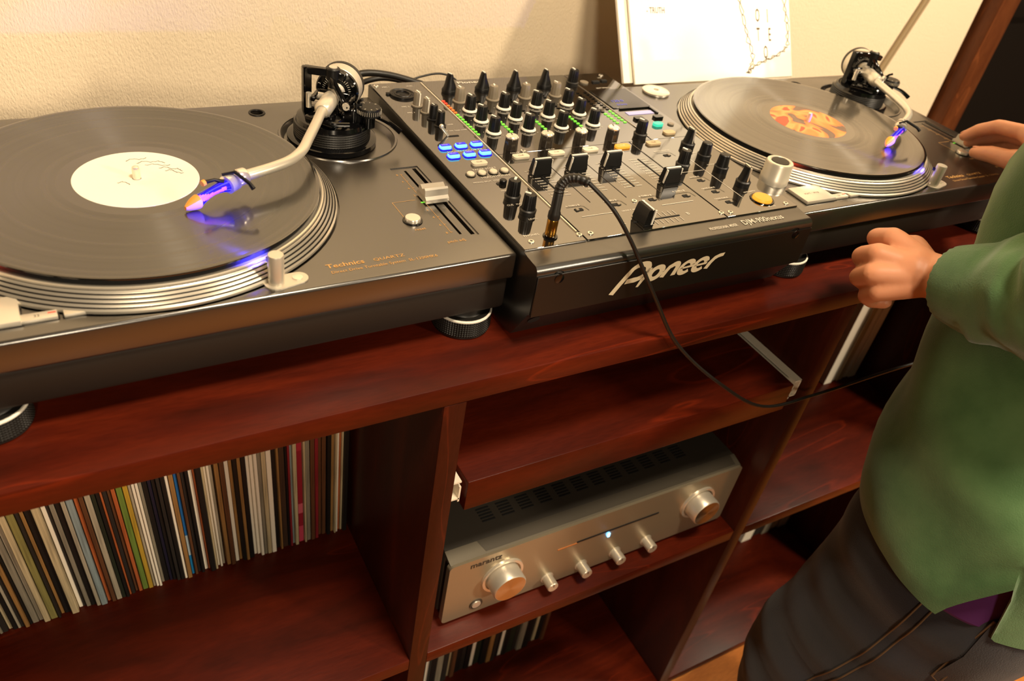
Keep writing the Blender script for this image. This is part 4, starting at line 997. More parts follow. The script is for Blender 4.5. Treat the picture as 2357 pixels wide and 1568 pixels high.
def cham(b):
    z0 = AZ0+0.1118; z1 = AZ0+0.1172
    b.add([(AX0+0.002,AY+0.003,z0),(AX1-0.002,AY+0.003,z0),(AX1-0.002,AY+0.021,z1),(AX0+0.002,AY+0.021,z1),(AX0+0.002,AY+0.009,z0-0.004),(AX1-0.002,AY+0.009,z0-0.004),(AX1-0.002,AY+0.021,z1-0.006),(AX0+0.002,AY+0.021,z1-0.006)],
          [(0,1,2,3),(4,7,6,5),(0,3,7,4),(1,5,6,2),(0,4,5,1),(3,2,6,7)], AMPC)
ap('top_chamfer', AMPC, cham)
ap('chamfer_inlay', AMPB, lambda b: b.add([(AX0+0.050,AY+0.0062,AZ0+0.1131),(AX1-0.01,AY+0.0062,AZ0+0.1131),(AX1-0.01,AY+0.0205,AZ0+0.1174),(AX0+0.044,AY+0.0205,AZ0+0.1174)], [(0,1,2,3)], pm('amp_inlay', (72,66,56), 0.42, metal=0.4)))
v0 = None
for g in range(12):
    for k in range(5):
        x = 0.0385+g*0.0277; y = 0.0143+k*0.0047
        if v0 is None:
            v0 = ap('vent_slot', HOLE, lambda b: b.box((x, y, AZ0+0.1171), (0.0175,0.0022,0.0007))); bx, by = x, y; o = v0
        else:
            o = v0.copy(); COL.objects.link(o); o.location = (-ox.x+x-bx, -ox.y+y-by, -ox.z)
for x in (AX0+0.05, AX1-0.05):
    for y in (0.02, 0.24): ap('foot', BLKR, lambda b: b.cyl((x,y,SZ), 0.018, 0.011, 24))
def bigknob(x, z):
    k = ap('dial', SILB, lambda b: b.lathe([(0.0,0.0),(0.0225,0.0),(0.0225,0.0205),(0.0212,0.0225),(0.0,0.0225)], (x, AY, z), 56, SIL, axis=(0,-1,0)))
    b = MB(); b.lathe([(0.0245,0.0),(0.0250,0.0030),(0.0285,0.0030),(0.0290,0.0)], (x,AY,z), 56, SILB, axis=(0,-1,0)); o = b.build('dial_ring', SILB, k)
    FACE = pm('spun_face', (214,200,176), 0.25, metal=1.0, aniso=0.8)
    if not any(n.type == 'TANGENT' for n in FACE.node_tree.nodes):
        tg = nn(FACE,'ShaderNodeTangent',direction_type='RADIAL',axis='Z'); lk(FACE,tg,'Tangent',bsdf(FACE),'Tangent')
    b = MB(); b.lathe([(0.0,0.0002),(0.0208,0.0002),(0.0208,0.0)], seg=56, m=FACE); o = b.build('dial_face', FACE, k); o.location = (x, AY-0.0225, z); o.rotation_euler = (PI/2,0,0)
bigknob(0.0425, -0.3665); bigknob(0.357, -0.3640)
for x in (0.117, 0.1705, 0.2265, 0.2805):
    k = ap('small_dial', SIL, lambda b: b.lathe([(0,0),(0.0095,0),(0.0095,0.0010),(0.0078,0.0012),(0.0078,0.0165),(0.0070,0.0175),(0,0.0175)], (x, AY, -0.4125), 32, SIL, axis=(0,-1,0)))
    one('dial_mark', INKD, k, lambda b: b.box((x, AY-0.0176, -0.4085), (0.0010,0.0004,0.005)))
ap('power_button', SIL, lambda b: b.lathe([(0.0068,0.0),(0.0070,0.0012),(0.0088,0.0014),(0.0092,0.0)], (0.012,AY,-0.4105), 32, INKD, axis=(0,-1,0)) and b.lathe([(0,0.0024),(0.0060,0.0022),(0.0066,0.0)], (0.012,AY,-0.4105), 32, SIL, axis=(0,-1,0)))
ap('source_slot', HOLE, lambda b: (b.box((0.218, AY-0.0002, -0.3555), (0.134,0.0012,0.0022), HOLE), b.box((0.137,AY-0.0003,-0.3575), (0.030,0.0010,0.0018), pm('copper_line',(190,120,66),0.4))))
lab(ap('power_led', LEDB, lambda b: b.box((0.203, AY-0.0012, -0.3640), (0.0036,0.0020,0.0075), bev=0.0009)), 'glowing blue indicator light')
b = MB(); text_bm(b, 'marantz', 0.0130, Matrix.Translation((-0.0065,AY-0.0003,-0.3305)) @ Matrix.Rotation(PI/2,4,'X'), INKD, sx=1.0, bold=0.0003); o = b.build('brand_lettering', INKD, am); o.location = -ox

# ------------------------------------------------------------------ records on the shelves
CC = {'white':(226,216,192),'cream':(212,194,154),'grey':(150,142,124),'pale grey':(186,176,154),'black':(20,17,15),'charcoal':(44,40,36),'dark green':(36,44,30),'tan':(168,124,70),'brown':(106,66,38),'orange':(196,104,54),
      'olive':(150,142,82),'green':(118,146,62),'yellow':(206,168,56),'navy':(22,20,48),'blue':(24,92,160),'pale blue':(150,168,172),'red':(150,34,44),'mottled brown':(70,48,34),'pink and red':(190,60,80)}
def slv_mat(c):
    k = 'sleeve_'+c.replace(' ','_')
    if k in MATS: return MATS[k]
    m = pm(k, CC[c], 0.55)
    tc = nn(m,'ShaderNodeTexCoord'); mp = nn(m,'ShaderNodeMapping'); mp.inputs['Scale'].default_value = (400,30,12); lk(m,tc,'Object',mp,'Vector')
    n1 = nn(m,'ShaderNodeTexNoise'); n1.inputs['Scale'].default_value = 1.0; n1.inputs['Detail'].default_value = 6; lk(m,mp,'Vector',n1,'Vector')
    c0 = CC[c]; r = ramp(m,[(0.30,srgb(tuple(int(v*0.72) for v in c0))),(0.62,srgb(c0)),(0.85,srgb(tuple(min(255,int(v*1.10)) for v in c0)))]); lk(m,n1,'Fac',r,'Fac'); lk(m,r,'Color',bsdf(m),'Base Color')
    return m
def bands(m, cols):
    for n in list(m.node_tree.nodes):
        if n.type == 'VALTORGB': m.node_tree.nodes.remove(n)
    tc = nn(m,'ShaderNodeTexCoord'); sx = nn(m,'ShaderNodeSeparateXYZ'); lk(m,tc,'Object',sx,'Vector')
    mp = nn(m,'ShaderNodeMath',operation='DIVIDE'); mp.inputs[1].default_value = 0.315; lk(m,sx,'Z',mp,0)
    r = ramp(m,[(0.0,srgb(cols[0][1])),(cols[1][0],srgb(cols[1][1]))]+[(p,srgb(c)) for p,c in cols[2:]]); r.color_ramp.interpolation='CONSTANT'
    lk(m,mp,'Value',r,'Fac'); lk(m,r,'Color',bsdf(m),'Base Color')
MESH = {}
def sleeve(x, y, z, th, c, leanx, label, group, depth=0.312):
    key = (round(th,4), c)
    if key not in MESH:
        b = MB(); r = min(0.0006, th*0.3)
        b.box((0, depth/2, 0.1565), (th, depth, 0.313), bev=r, seg=1); o = b.build('record_sleeve', slv_mat(c)); MESH[key] = o.data
    else:
        o = bpy.data.objects.new('record_sleeve', MESH[key]); COL.objects.link(o)
    o.location = (x, y, z); o.rotation_euler = (0, leanx, 0)
    tag(o, label, 'record sleeve', group); return o
slv_mat('pink and red'); bands(MATS['sleeve_pink_and_red'], [(0,(196,66,90)),(0.10,(150,24,44)),(0.18,(206,96,112)),(0.24,(150,24,44)),(0.55,(176,40,60)),(0.70,(220,130,140)),(0.80,(40,52,110)),(0.87,(176,196,206))])
slv_mat('blue'); bands(MATS['sleeve_blue'], [(0,(20,120,180)),(0.12,(170,190,200)),(0.24,(24,100,170)),(0.70,(30,60,140))])
def interp(px):   # shelf position of a spine from its place along the row
    K = [(0,-0.4966),(206,-0.4625),(645,-0.3842),(1238,-0.2698),(2063,-0.0890)]
    for (a,xa),(b_,xb) in zip(K,K[1:]):
        if px <= b_ or b_ == 2063: return xa+(xb-xa)*(px-a)/(b_-a)
ROW = [(0,20,'grey'),(20,52,'charcoal'),(53,80,'cream'),(81,108,'black'),(109,128,'pale grey'),(129,152,'charcoal'),(153,180,'tan'),(182,197,'black'),(198,236,'grey'),(237,262,'pale grey'),(264,300,'cream'),(301,344,'olive'),
 (346,362,'charcoal'),(363,384,'tan'),(386,424,'black'),(425,468,'cream'),(469,494,'white'),(495,512,'charcoal'),(513,540,'grey'),(541,572,'black'),(573,598,'pale grey'),(599,638,'pale blue'),(640,662,'orange'),(664,688,'brown'),
 (690,722,'pale grey'),(723,745,'dark green'),(746,764,'black'),(765,777,'orange'),(778,800,'charcoal'),(801,819,'brown'),(820,842,'orange'),(844,877,'green'),(878,905,'yellow'),(906,922,'pale grey'),(923,940,'white'),(941,957,'white'),
 (958,976,'grey'),(977,1004,'black'),(1005,1024,'navy'),(1025,1046,'black'),(1047,1068,'charcoal'),(1070,1093,'black'),(1094,1111,'white'),(1112,1139,'tan'),(1140,1159,'blue'),(1160,1178,'brown'),(1179,1199,'charcoal'),(1200,1219,'black'),
 (1220,1242,'white'),(1243,1253,'orange'),(1254,1280,'black'),(1281,1294,'cream'),(1295,1308,'white'),(1309,1322,'white'),(1323,1338,'pale grey'),(1345,1368,'tan'),(1369,1394,'brown'),(1395,1417,'white'),(1418,1435,'tan'),(1436,1456,'black'),
 (1457,1475,'tan'),(1476,1502,'black'),(1503,1521,'white'),(1522,1540,'white'),(1541,1559,'white'),(1560,1578,'grey'),(1579,1603,'cream'),(1604,1631,'white'),(1632,1657,'black'),(1658,1671,'tan'),(1672,1704,'mottled brown'),
 (1705,1716,'black'),(1717,1730,'red'),(1731,1744,'pale blue'),(1745,1766,'cream'),(1768,1800,'pink and red'),(1802,1814,'cream'),(1815,1840,'grey'),(1841,1866,'brown'),(1867,1887,'red'),(1888,1910,'brown'),(1911,1936,'brown'),
 (1938,1962,'black'),(1963,1982,'tan'),(1983,1994,'cream'),(1995,2006,'white'),(2007,2022,'orange'),(2023,2035,'cream'),(2036,2061,'black')]
MARK = {'green':'green','yellow':'yellow','blue':'blue','pink and red':'pink and red banded','navy':'navy','olive':'olive'}
marks = [(i, MARK[c]) for i, (_,_,c) in enumerate(ROW) if c in MARK]
ORD = ['','next','second','third','fourth','fifth','sixth','seventh','eighth','ninth','tenth','eleventh','twelfth','thirteenth','fourteenth']
r4 = random.Random(11)
for i, (a, b_, c) in enumerate(ROW):
    xa, xb = interp(a), interp(b_); th = max(0.0018, (xb-xa)*0.94); xm = (xa+xb)/2
    t = (xm+0.50)/0.41; lx = math.radians(-lerp(3.2, 0.2, min(1, max(0, t))))
    if c in MARK: lb = 'single %s spined record sleeve in the row on the left shelf' % MARK[c]
    else:
        j, mn = min(marks, key=lambda q: abs(q[0]-i)); d = i-j; sd = 'right' if d > 0 else 'left'; d = abs(d)
        if d == 1: lb = '%s spined record sleeve just to the %s of the %s one' % (c, sd, mn)
        elif d < len(ORD): lb = '%s spined record sleeve %s to the %s of the %s one' % (c, ORD[d], sd, mn)
        else: lb = '%s spined record sleeve %s from the right end of the left row' % (c, ORD[min(len(ROW)-i,14)])
    sleeve(xm, 0.160+r4.uniform(-0.004,0.003), SZ+0.0002, th, c, lx, lb, 'record sleeves on the left shelf', 0.296)
# right upper compartment: five against the end panel
x = 0.846
for k, (th, c, lb) in enumerate([(0.022,'white','thick white record sleeve, leftmost in the right compartment'),(0.013,'pale grey','pale grey record sleeve beside the thick white one in the right compartment'),(0.016,'cream','cream record sleeve in the middle of the right compartment group'),
                 (0.018,'white','narrower white record sleeve right of the cream one, right compartment'),(0.020,'white','white record sleeve, rightmost, touching the end panel of the right compartment')]):
    sleeve(x+th/2, 0.153+0.003*(k % 2), SZ+0.0002, th*0.96, c, math.radians(0.0), lb, 'record sleeves in the right compartment', 0.30); x += th
# lower middle compartment
x = -0.052; r5 = random.Random(5); k = 0
seq = ['white','black','pale grey','charcoal','black','white','charcoal','tan','black','white','black','grey','charcoal','cream','brown','black','charcoal','black','white','dark green','black','tan','charcoal','black','white','black','dark green','charcoal','grey','black','charcoal','cream','black','brown']
for c in seq:
    th = r5.uniform(0.007,0.013); k += 1
    nth = ['first','second','third','fourth','fifth','sixth','seventh','eighth','ninth','tenth','eleventh','twelfth','thirteenth','fourteenth','fifteenth','sixteenth','seventeenth'][(k-1) if k <= 17 else (34-k)]
    side_ = 'left' if k <= 17 else 'right'
    sleeve(x+th/2, 0.110+r5.uniform(-0.004,0.004), -0.8699, th*0.95, c, 0, '%s record sleeve below the amplifier, %s from the %s of its row' % (c, nth, side_), 'record sleeves below the amplifier', 0.30); x += th
x = 0.806
for k, (th, c, lb) in enumerate([(0.030,'white','thick white record sleeve at the left of the lower right group'),(0.030,'charcoal','charcoal record sleeve second in the lower right group'),(0.026,'grey','grey record sleeve in the middle of the lower right group'),(0.024,'cream','cream record sleeve fourth in the lower right group'),(0.028,'pale grey','pale grey record sleeve at the right end of the lower right group')]):
    sleeve(x+th/2, 0.134+0.004*(k % 2), -0.8699, th*0.96, c, 0, lb, 'record sleeves in the lower right compartment', 0.30); x += th

# ------------------------------------------------------------------ person
def capsule(b, pts, rs, seg=16, n=6):
    """closed tapered tube with rounded ends through pts"""
    P = [Vector(p) for p in pts]; Q = catmull(P, n); R = []
    for i in range(len(Q)):
        u = i/n; k = min(int(u), len(rs)-2); R.append(lerp(rs[k], rs[k+1], u-k))
    t0 = (Q[0]-Q[1]).normalized(); t1 = (Q[-1]-Q[-2]).normalized()
    A = [Q[0]+t0*R[0]*math.sin(a) for a in (1.45, 1.1, 0.6)]; B = [Q[-1]+t1*R[-1]*math.sin(a) for a in (0.6, 1.1, 1.45)]
    RA = [R[0]*math.cos(a) for a in (1.45,1.1,0.6)]; RB = [R[-1]*math.cos(a) for a in (0.6,1.1,1.45)]
    b.tube(A+Q+B, RA+R+RB, seg)
def remesh(o, vox, smooth=4, fac=0.5):
    md = o.modifiers.new('r', 'REMESH'); md.mode = 'VOXEL'; md.voxel_size = vox; md.use_smooth_shade = True
    ms = o.modifiers.new('s', 'SMOOTH'); ms.factor = fac; ms.iterations = smooth
    return apply_mods(o)
PX, PY = 0.556, -0.245
person = empty('person', (PX, PY, FZ)); tag(person, 'person in green sweater and jeans, one hand on the right turntable, other fist closed', 'person')
def kid(o, parent=person):
    o.parent = parent
    if parent is person: o.location = (-PX, -PY, -FZ)
    return o
# skin pieces, hands fine, the rest coarser, then one mesh
hb = MB()
# left hand: loose fist, back of the hand to the camera
W1 = (0.3960,-0.1560,0.0930)
capsule(hb, [(0.372,-0.225,0.122), W1, (0.3850,-0.1330,0.0870)], [0.0290,0.0225,0.0250], 20)
LM = [(0.3912,-0.0960,0.1030),(0.3640,-0.1047,0.0938),(0.3520,-0.1160,0.0800),(0.3560,-0.1270,0.0650)]
LP = [(0.4010,-0.0730,0.0890),(0.3740,-0.0830,0.0765),(0.3640,-0.0960,0.0610),(0.3670,-0.1115,0.0470)]
LD = [(0.4260,-0.0700,0.0745),(0.4020,-0.0770,0.0580),(0.3940,-0.0890,0.0430),(0.3930,-0.1045,0.0310)]
LT = [(0.4260,-0.0880,0.0740),(0.4050,-0.0940,0.0600),(0.3970,-0.1040,0.0470),(0.3970,-0.1160,0.0360)]
for i in range(4):
    capsule(hb, [Vector(W1)*0.75+Vector(LM[i])*0.25, Vector(W1)*0.35+Vector(LM[i])*0.65, LM[i]], [0.0165,0.0135,0.0118-(0.0012 if i == 3 else 0)], 14)
    r0 = (0.0112,0.0114,0.0108,0.0098)[i]
    capsule(hb, [LM[i], LP[i]], [r0+0.0008, r0-0.0004], 14); capsule(hb, [LP[i], LD[i]], [r0-0.0003, r0-0.0010], 14); capsule(hb, [LD[i], LT[i]], [r0-0.0012, r0-0.0020], 14)
capsule(hb, [(0.402,-0.150,0.084),(0.414,-0.118,0.080),(0.428,-0.098,0.076)], [0.017,0.016,0.013], 14)
capsule(hb, [(0.418,-0.125,0.086),(0.432,-0.098,0.090)], [0.0145,0.0112], 14); capsule(hb, [(0.432,-0.098,0.090),(0.424,-0.075,0.080)], [0.0112,0.0092], 14)
# right hand: thumb and index on the slider
W2 = (0.6960,-0.0860,0.1440)
capsule(hb, [(0.722,-0.1500,0.170), W2, (0.706,-0.0600,0.1420)], [0.030,0.0235,0.0240], 20)
RF = [[(0.7290,-0.0020,0.1500),(0.7330,0.0360,0.1420),(0.7370,0.0600,0.1260),(0.7370,0.0740,0.1110)],
      [(0.7410,-0.0060,0.1430),(0.7520,0.0320,0.1320),(0.7560,0.0580,0.1150),(0.7510,0.0720,0.1020)],
      [(0.7510,-0.0140,0.1330),(0.7660,0.0200,0.1220),(0.7690,0.0460,0.1060),(0.7640,0.0600,0.0980)],
      [(0.7560,-0.0250,0.1240),(0.7730,0.0040,0.1140),(0.7760,0.0260,0.1020),(0.7720,0.0400,0.0975)]]
for i, f_ in enumerate(RF):
    r0 = (0.0092,0.0094,0.0088,0.0078)[i]
    capsule(hb, [Vector(W2)*0.75+Vector(f_[0])*0.25, Vector(W2)*0.35+Vector(f_[0])*0.65, f_[0]], [0.0165,0.0135,r0+0.0022], 14)
    capsule(hb, [f_[0], f_[1]], [r0+0.0014, r0], 14); capsule(hb, [f_[1], f_[2]], [r0+0.0003, r0-0.0008], 14); capsule(hb, [f_[2], f_[3]], [r0-0.0006, r0-0.0020], 14)
capsule(hb, [(0.698,-0.066,0.134),(0.702,-0.030,0.126),(0.706,-0.008,0.120)], [0.0180,0.0160,0.0125], 14)
capsule(hb, [(0.706,-0.008,0.120),(0.7105,0.0160,0.1145)], [0.0122,0.0108], 14); capsule(hb, [(0.7105,0.0160,0.1145),(0.7180,0.0400,0.1050)], [0.0112,0.0082], 14)
hands = hb.build('person_body', SKIN); remesh(hands, 0.0022, 3, 0.5)
# rest of the body
bb = MB()
SHL, SHR = (0.392,-0.250,0.500), (0.725,-0.240,0.505); EL, ER = (0.372,-0.330,0.225), (0.790,-0.255,0.235)
HIPL, HIPR = (0.448,-0.295,-0.06), (0.625,-0.290,-0.06); KNL, KNR = (0.434,-0.252,-0.46), (0.650,-0.290,-0.47); ANL, ANR = (0.448,-0.285,-0.80), (0.680,-0.340,-0.80)
capsule(bb, [HIPL, KNL, ANL], [0.072,0.050,0.036]); capsule(bb, [HIPR, KNR, ANR], [0.072,0.050,0.036])
capsule(bb, [ANL, (0.445,-0.20,-0.845),(0.443,-0.12,-0.860)], [0.034,0.032,0.022]); capsule(bb, [ANR, (0.69,-0.26,-0.845),(0.694,-0.18,-0.860)], [0.034,0.032,0.022])
capsule(bb, [SHL, EL, (0.372,-0.225,0.122)], [0.038,0.036,0.028]); capsule(bb, [SHR, ER, (0.725,-0.155,0.172)], [0.038,0.036,0.029])
for dx_ in (-0.06, 0, 0.06): capsule(bb, [(0.538+dx_,-0.285,-0.03),(0.555+dx_,-0.245,0.18),(0.560+dx_*1.3,-0.240,0.42)], [0.080,0.072,0.080])
capsule(bb, [SHL,(0.558,-0.240,0.52),SHR], [0.036,0.050,0.036])
capsule(bb, [(0.558,-0.240,0.52),(0.568,-0.212,0.60),(0.578,-0.185,0.64)], [0.056,0.052,0.056])
bb.sphere((0.5840,-0.1650,0.705), (0.072,0.092,0.100), seg=24); bb.sphere((0.5890,-0.1150,0.655), (0.050,0.050,0.052), seg=20)
capsule(bb, [(0.5940,-0.0780,0.715),(0.5970,-0.0580,0.685)], [0.010,0.014]); bb.sphere((0.5950,-0.0740,0.652), (0.022,0.012,0.008), seg=14)
for sx in (-1, 1): bb.sphere((0.584+sx*0.073,-0.172,0.695), (0.010,0.020,0.030), seg=14)
core = bb.build('core', SKIN); remesh(core, 0.0075, 5, 0.5)
bm = bmesh.new(); bm.from_mesh(hands.data); bm.from_mesh(core.data); me = bpy.data.meshes.new('person_body'); bm.to_mesh(me); bm.free(); me.materials.append(SKIN)
me.polygons.foreach_set('use_smooth', [True]*len(me.polygons))
hands.data = me; bpy.data.objects.remove(core, do_unlink=True)
hands.name = 'body'; kid(hands)
# nails
def nail(p, q, r, nm='fingernail'):
    p, q = Vector(p), Vector(q); d = (q-p).normalized(); up = Vector((0,0,1)); n = (up-d*up.dot(d)).normalized(); sd = d.cross(n)
    M = Matrix(((sd.x,d.x,n.x,0),(sd.y,d.y,n.y,0),(sd.z,d.z,n.z,0),(0,0,0,1))); c = q-d*0.002+n*(r*0.80)
    b = MB(); b.sphere((0,0,0), (r*0.62,r*0.85,r*0.16), NAIL, 14, Matrix.Translation(c) @ M); kid(b.build(nm, NAIL))
for i, f_ in enumerate(RF): nail(f_[2], f_[3], (0.0075,0.0076,0.007,0.006)[i])
nail((0.7105,0.0160,0.1145), (0.7180,0.0400,0.1050), 0.0090, 'thumbnail')
# eyes, mouth, hair
for sx in (-1, 1):
    b = MB(); b.sphere((0.595+sx*0.030,-0.090,0.712), (0.012,0.009,0.006), pm('eye_white', (230,224,214), 0.2), 14); b.sphere((0.596+sx*0.030,-0.0825,0.711), (0.005,0.003,0.005), pm('iris', (40,26,16), 0.15), 12); kid(b.build('eye', WHITE))
b = MB(); b.sphere((0.595,-0.0665,0.650), (0.020,0.006,0.0045), pm('lips', (170,86,72), 0.45), 16); kid(b.build('mouth', WHITE))
b = MB(); b.sphere((0.580,-0.182,0.728), (0.083,0.098,0.098), HAIR, 24)
rh = random.Random(2)
for k in range(120):
    a = rh.uniform(0, 2*PI); e = rh.uniform(0.05, 1.3); d = Vector((math.cos(a)*math.cos(e), math.sin(a)*math.cos(e), math.sin(e)))
    if d.y > 0.55 and d.z < 0.5: continue
    p = Vector((0.580,-0.182,0.728))+Vector((d.x*0.082, d.y*0.097, d.z*0.097)); t = Vector((-d.y, d.x, -0.6)).normalized()
    b.tube([p, p+t*0.02+d*0.003, p+t*0.04-Vector((0,0,0.006))], [0.006,0.005,0.001], 6, HAIR)
kid(b.build('hair', HAIR))
# sweater torso: lofted shell with hem slit at the left hip
def loft(b, rings, m, closed=True):
    seg = len(rings[0]); o = len(b.v); b.v += [tuple(p) for r_ in rings for p in r_]
    i_ = b.mat(m)
    for j in range(len(rings)-1):
        for k in range(seg):
            b.f.append([o+j*seg+k, o+j*seg+(k+1)%seg, o+(j+1)*seg+(k+1)%seg, o+(j+1)*seg+k]); b.mi.append(i_); b.sm.append(True)
TOR = [(-0.182,0.530,-0.305,0.184,0.158),(-0.160,0.530,-0.303,0.187,0.160),(-0.11,0.532,-0.298,0.188,0.160),(-0.05,0.538,-0.284,0.182,0.154),(0.0,0.546,-0.266,0.172,0.144),(0.06,0.554,-0.248,0.162,0.135),(0.14,0.558,-0.240,0.158,0.132),(0.24,0.560,-0.238,0.162,0.130),(0.35,0.560,-0.240,0.172,0.132),(0.43,0.560,-0.240,0.178,0.128),(0.49,0.560,-0.240,0.164,0.108),(0.53,0.560,-0.238,0.114,0.080),(0.555,0.562,-0.230,0.070,0.064),(0.565,0.564,-0.226,0.062,0.060)]
def torso_rings(off, hem=True, zlow=None):
    out = []; seg = 216
    T2 = []
    for i in range(len(TOR)-1):
        for s_ in range(4):
            t = s_/4; T2.append([lerp(TOR[i][q], TOR[i+1][q], t) for q in range(5)])
    T2.append(list(TOR[-1]))
    for (z, cx_, cy_, rx, ry) in T2:
        ring_ = []
        for k in range(seg):
            a = 2*PI*k/seg
            zz = z
            if hem and z < -0.06:
                # slit where the side seam opens on the left hip (angle about 205..232 deg)
                ad = math.degrees(a); lift = 0.078*((ad-195)/14.0)**0.75 if 195 < ad <= 209 else (0.078*(213.5-ad)/4.5 if 209 < ad < 213.5 else 0.0)
                w_ = min(1.0, (-0.06-z)/(-0.06+0.182)); zz = z+lift*w_+0.004*math.sin(a*3+0.6)*w_
            px_ = cx_+(rx+off)*math.cos(a); py_ = cy_+(ry+off)*math.sin(a)
            nv = noise.noise(Vector((px_*9, py_*9, z*5)))*0.007+noise.noise(Vector((px_*26, py_*26, z*14+4)))*0.0022
            fold = 0.0035*math.sin(z*46+a*3.0)*(1 if z < 0.2 else 0.4)
            d = Vector((math.cos(a)/rx, math.sin(a)/ry, 0)).normalized()
            ring_.append(Vector((px_, py_, zz))+d*(nv+fold))
        out.append(ring_)
    return out
b = MB(); ro_ = torso_rings(0.0); ri = torso_rings(-0.0045); loft(b, [ri[3], ri[1], ri[0]]+ro_, GREEN)
# hem rib
def sleeve_loft(pts, rs, wr, cuff, seed):
    Q = catmull(pts, 12); n = len(Q); R = []
    for i in range(n):
        u = i/12; k = min(int(u), len(rs)-2); R.append(lerp(rs[k], rs[k+1], u-k))
    rings = []; prev = None; seg = 56
    for i, p in enumerate(Q):
        t = (Q[min(i+1,n-1)]-Q[max(i-1,0)]).normalized()
        x = (prev-t*prev.dot(t)).normalized() if prev is not None else Vector((0,0,1)).cross(t).normalized()
        prev = x; y = t.cross(x); ring_ = []; f = i/(n-1)
        for k in range(seg):
            a = 2*PI*k/seg; q = p+(x*math.cos(a)+y*math.sin(a))*R[i]
            wsc = wr*(0.35+0.65*math.sin(PI*min(1,f*1.05))) if f < cuff else 0.0
            rr_ = R[i]+wsc*(noise.noise(Vector((f*17+seed, math.cos(a)*1.2, math.sin(a)*1.2)))*1.0+0.45*noise.noise(q*40))
            if f >= cuff: rr_ += 0.0006*(1 if k % 2 else -1)
            ring_.append(p+(x*math.cos(a)+y*math.sin(a))*rr_)
        rings.append(ring_)
    last = rings[-1]; c = Q[-1]; rings.append([c+(v-c)*0.90 for v in last]); rings.append([Q[-3]+(v-Q[-3])*0.86 for v in rings[-5]])
    return rings
loft(b, sleeve_loft([(0.530,-0.240,0.530),(0.415,-0.246,0.492),(0.382,-0.290,0.370),(0.366,-0.325,0.240),(0.372,-0.286,0.166),(0.384,-0.236,0.127),(0.3895,-0.172,0.0985)], [0.052,0.064,0.060,0.058,0.0565,0.0525,0.0355], 0.012, 0.90, 3.0), GREEN)
loft(b, sleeve_loft([(0.590,-0.240,0.530),(0.705,-0.240,0.492),(0.760,-0.265,0.370),(0.790,-0.258,0.248),(0.765,-0.215,0.205),(0.730,-0.160,0.175),(0.706,-0.118,0.154)], [0.052,0.064,0.060,0.054,0.050,0.042,0.034], 0.009, 0.88, 9.0), GREEN)
kid(b.build('sweater', GREEN))
b = MB(); loft(b, [[Vector(v) for v in r_] for r_ in torso_rings(-0.010, False)[:18]], PURPLE)
# undershirt hangs a little below the hem
low = [Vector((v.x, v.y, v.z-0.004)) for v in torso_rings(-0.012, False)[0]]; loft(b, [low, torso_rings(-0.010, False)[0]], PURPLE)
kid(b.build('undershirt', PURPLE))
# jeans
b = MB()
def leg_rings(P, R, seed, ph):
    Q = catmull(P, 10); n = len(Q); rings = []; seg = 64
    for i, p in enumerate(Q):
        u = i/10; k = min(int(u), len(R)-2); rx, ry = [lerp(R[k][j], R[k+1][j], u-k) for j in (0,1)]; ring_ = []
        for j in range(seg):
            a = 2*PI*j/seg; d = Vector((math.cos(a), math.sin(a), 0))
            f = i/(n-1)
            w_ = 0.005*noise.noise(Vector((p.z*11+seed, math.cos(a)*1.3, math.sin(a)*1.3)))+0.0030*math.sin(p.z*85+2.2*math.cos(a-ph))*max(0, math.cos(a-ph))
            ring_.append(Vector((p.x+d.x*(rx+w_), p.y+d.y*(ry+w_), p.z)))
        rings.append(ring_)
    return rings
JL = leg_rings([(0.470,-0.300,-0.09),(0.444,-0.306,-0.18),(0.440,-0.290,-0.32),(0.432,-0.250,-0.50),(0.440,-0.268,-0.67),(0.450,-0.285,-0.845)], [(0.070,0.080),(0.086,0.124),(0.084,0.116),(0.078,0.090),(0.072,0.080),(0.068,0.076)], 1.0, PI)
JR = leg_rings([(0.600,-0.298,-0.09),(0.614,-0.306,-0.18),(0.630,-0.300,-0.32),(0.650,-0.290,-0.47),(0.665,-0.315,-0.65),(0.680,-0.340,-0.845)], [(0.070,0.080),(0.090,0.124),(0.084,0.116),(0.076,0.084),(0.070,0.078),(0.066,0.074)], 5.0, 0.5)
loft(b, JL, DENIM); loft(b, JR, DENIM)
pel = []
for z, rx, ry in ((-0.20,0.120,0.105),(-0.165,0.158,0.125),(-0.11,0.156,0.118),(-0.05,0.138,0.102),(0.01,0.115,0.085),(0.05,0.110,0.090)):
    pel.append([Vector((0.534+rx*math.cos(2*PI*k/64), -0.298+ry*math.sin(2*PI*k/64), z)) for k in range(64)])
loft(b, pel, DENIM); jeans = kid(b.build('jeans', DENIM))
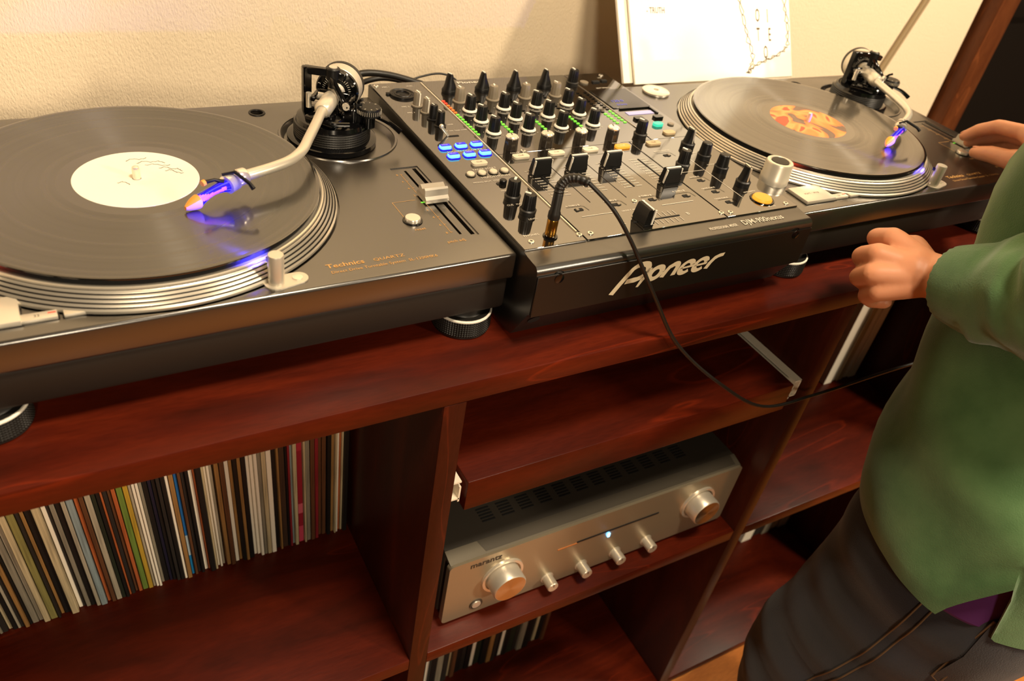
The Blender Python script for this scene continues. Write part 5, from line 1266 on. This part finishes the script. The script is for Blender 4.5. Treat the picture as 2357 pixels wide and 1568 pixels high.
# stitched outer seam: double thread down the left leg, pocket outline at the back of the hip
def onleg(rings, ang, off=0.001):
    out = []
    for r_ in rings:
        c = sum(r_, Vector())/len(r_); k = ang/360*len(r_); v = r_[int(k) % len(r_)]; d = (v-c).normalized(); out.append(v+d*off)
    return out
sj = MB()
for da in (0, 6): sj.tube(catmull(onleg(JL, 196+da), 3), 0.0011, 6, SEAM)
kid(sj.build('outer_seam', SEAM), person)
sp = MB(); pk_ = []
def pol(ang, z):
    i = min(range(len(JL)), key=lambda q: abs(JL[q][0].z-z)); r_ = JL[i]; c = sum(r_, Vector())/len(r_); v = r_[int(ang/360*len(r_)) % len(r_)]; d = (v-c).normalized(); return Vector((v.x, v.y, z))+d*0.0035
for da in (0, 4): sp.tube([pol(222+da, -0.165), pol(224+da, -0.275), pol(248, -0.31+da*0.001), pol(272-da, -0.275), pol(274-da, -0.165)], 0.0012, 6, SEAM)
pp = [pol(a_, z_) for z_ in (-0.165, -0.22, -0.275) for a_ in (222, 235, 248, 261, 274)]
sp.add(pp+[pol(248,-0.31)], [(0,1,6,5),(1,2,7,6),(2,3,8,7),(3,4,9,8),(5,6,11,10),(6,7,12,11),(7,8,13,12),(8,9,14,13),(10,11,15),(11,12,15),(12,13,15),(13,14,15)], DENIM)
kid(sp.build('back_pocket', DENIM), person)
# shoes
for nm, (ax_, ay_), (tx_, ty_) in (('shoe',(0.448,-0.300),(0.440,-0.120)), ('shoe',(0.682,-0.350),(0.694,-0.172))):
    b = MB(); capsule(b, [(ax_, ay_-0.02, FZ+0.045),((ax_+tx_)/2,(ay_+ty_)/2,FZ+0.042),(tx_,ty_-0.02,FZ+0.034)], [0.044,0.046,0.036], 18)
    for i, v in enumerate(b.v): b.v[i] = (v[0], v[1], max(v[2], FZ+0.004))
    o = b.build('shoe', LEATHER); kid(o)
    b = MB(); b.box(((ax_+tx_)/2,(ay_+ty_)/2, FZ+0.006), (0.088,0.285,0.010), WHITE, bev=0.004); s_ = b.build('shoe_sole', WHITE, o)
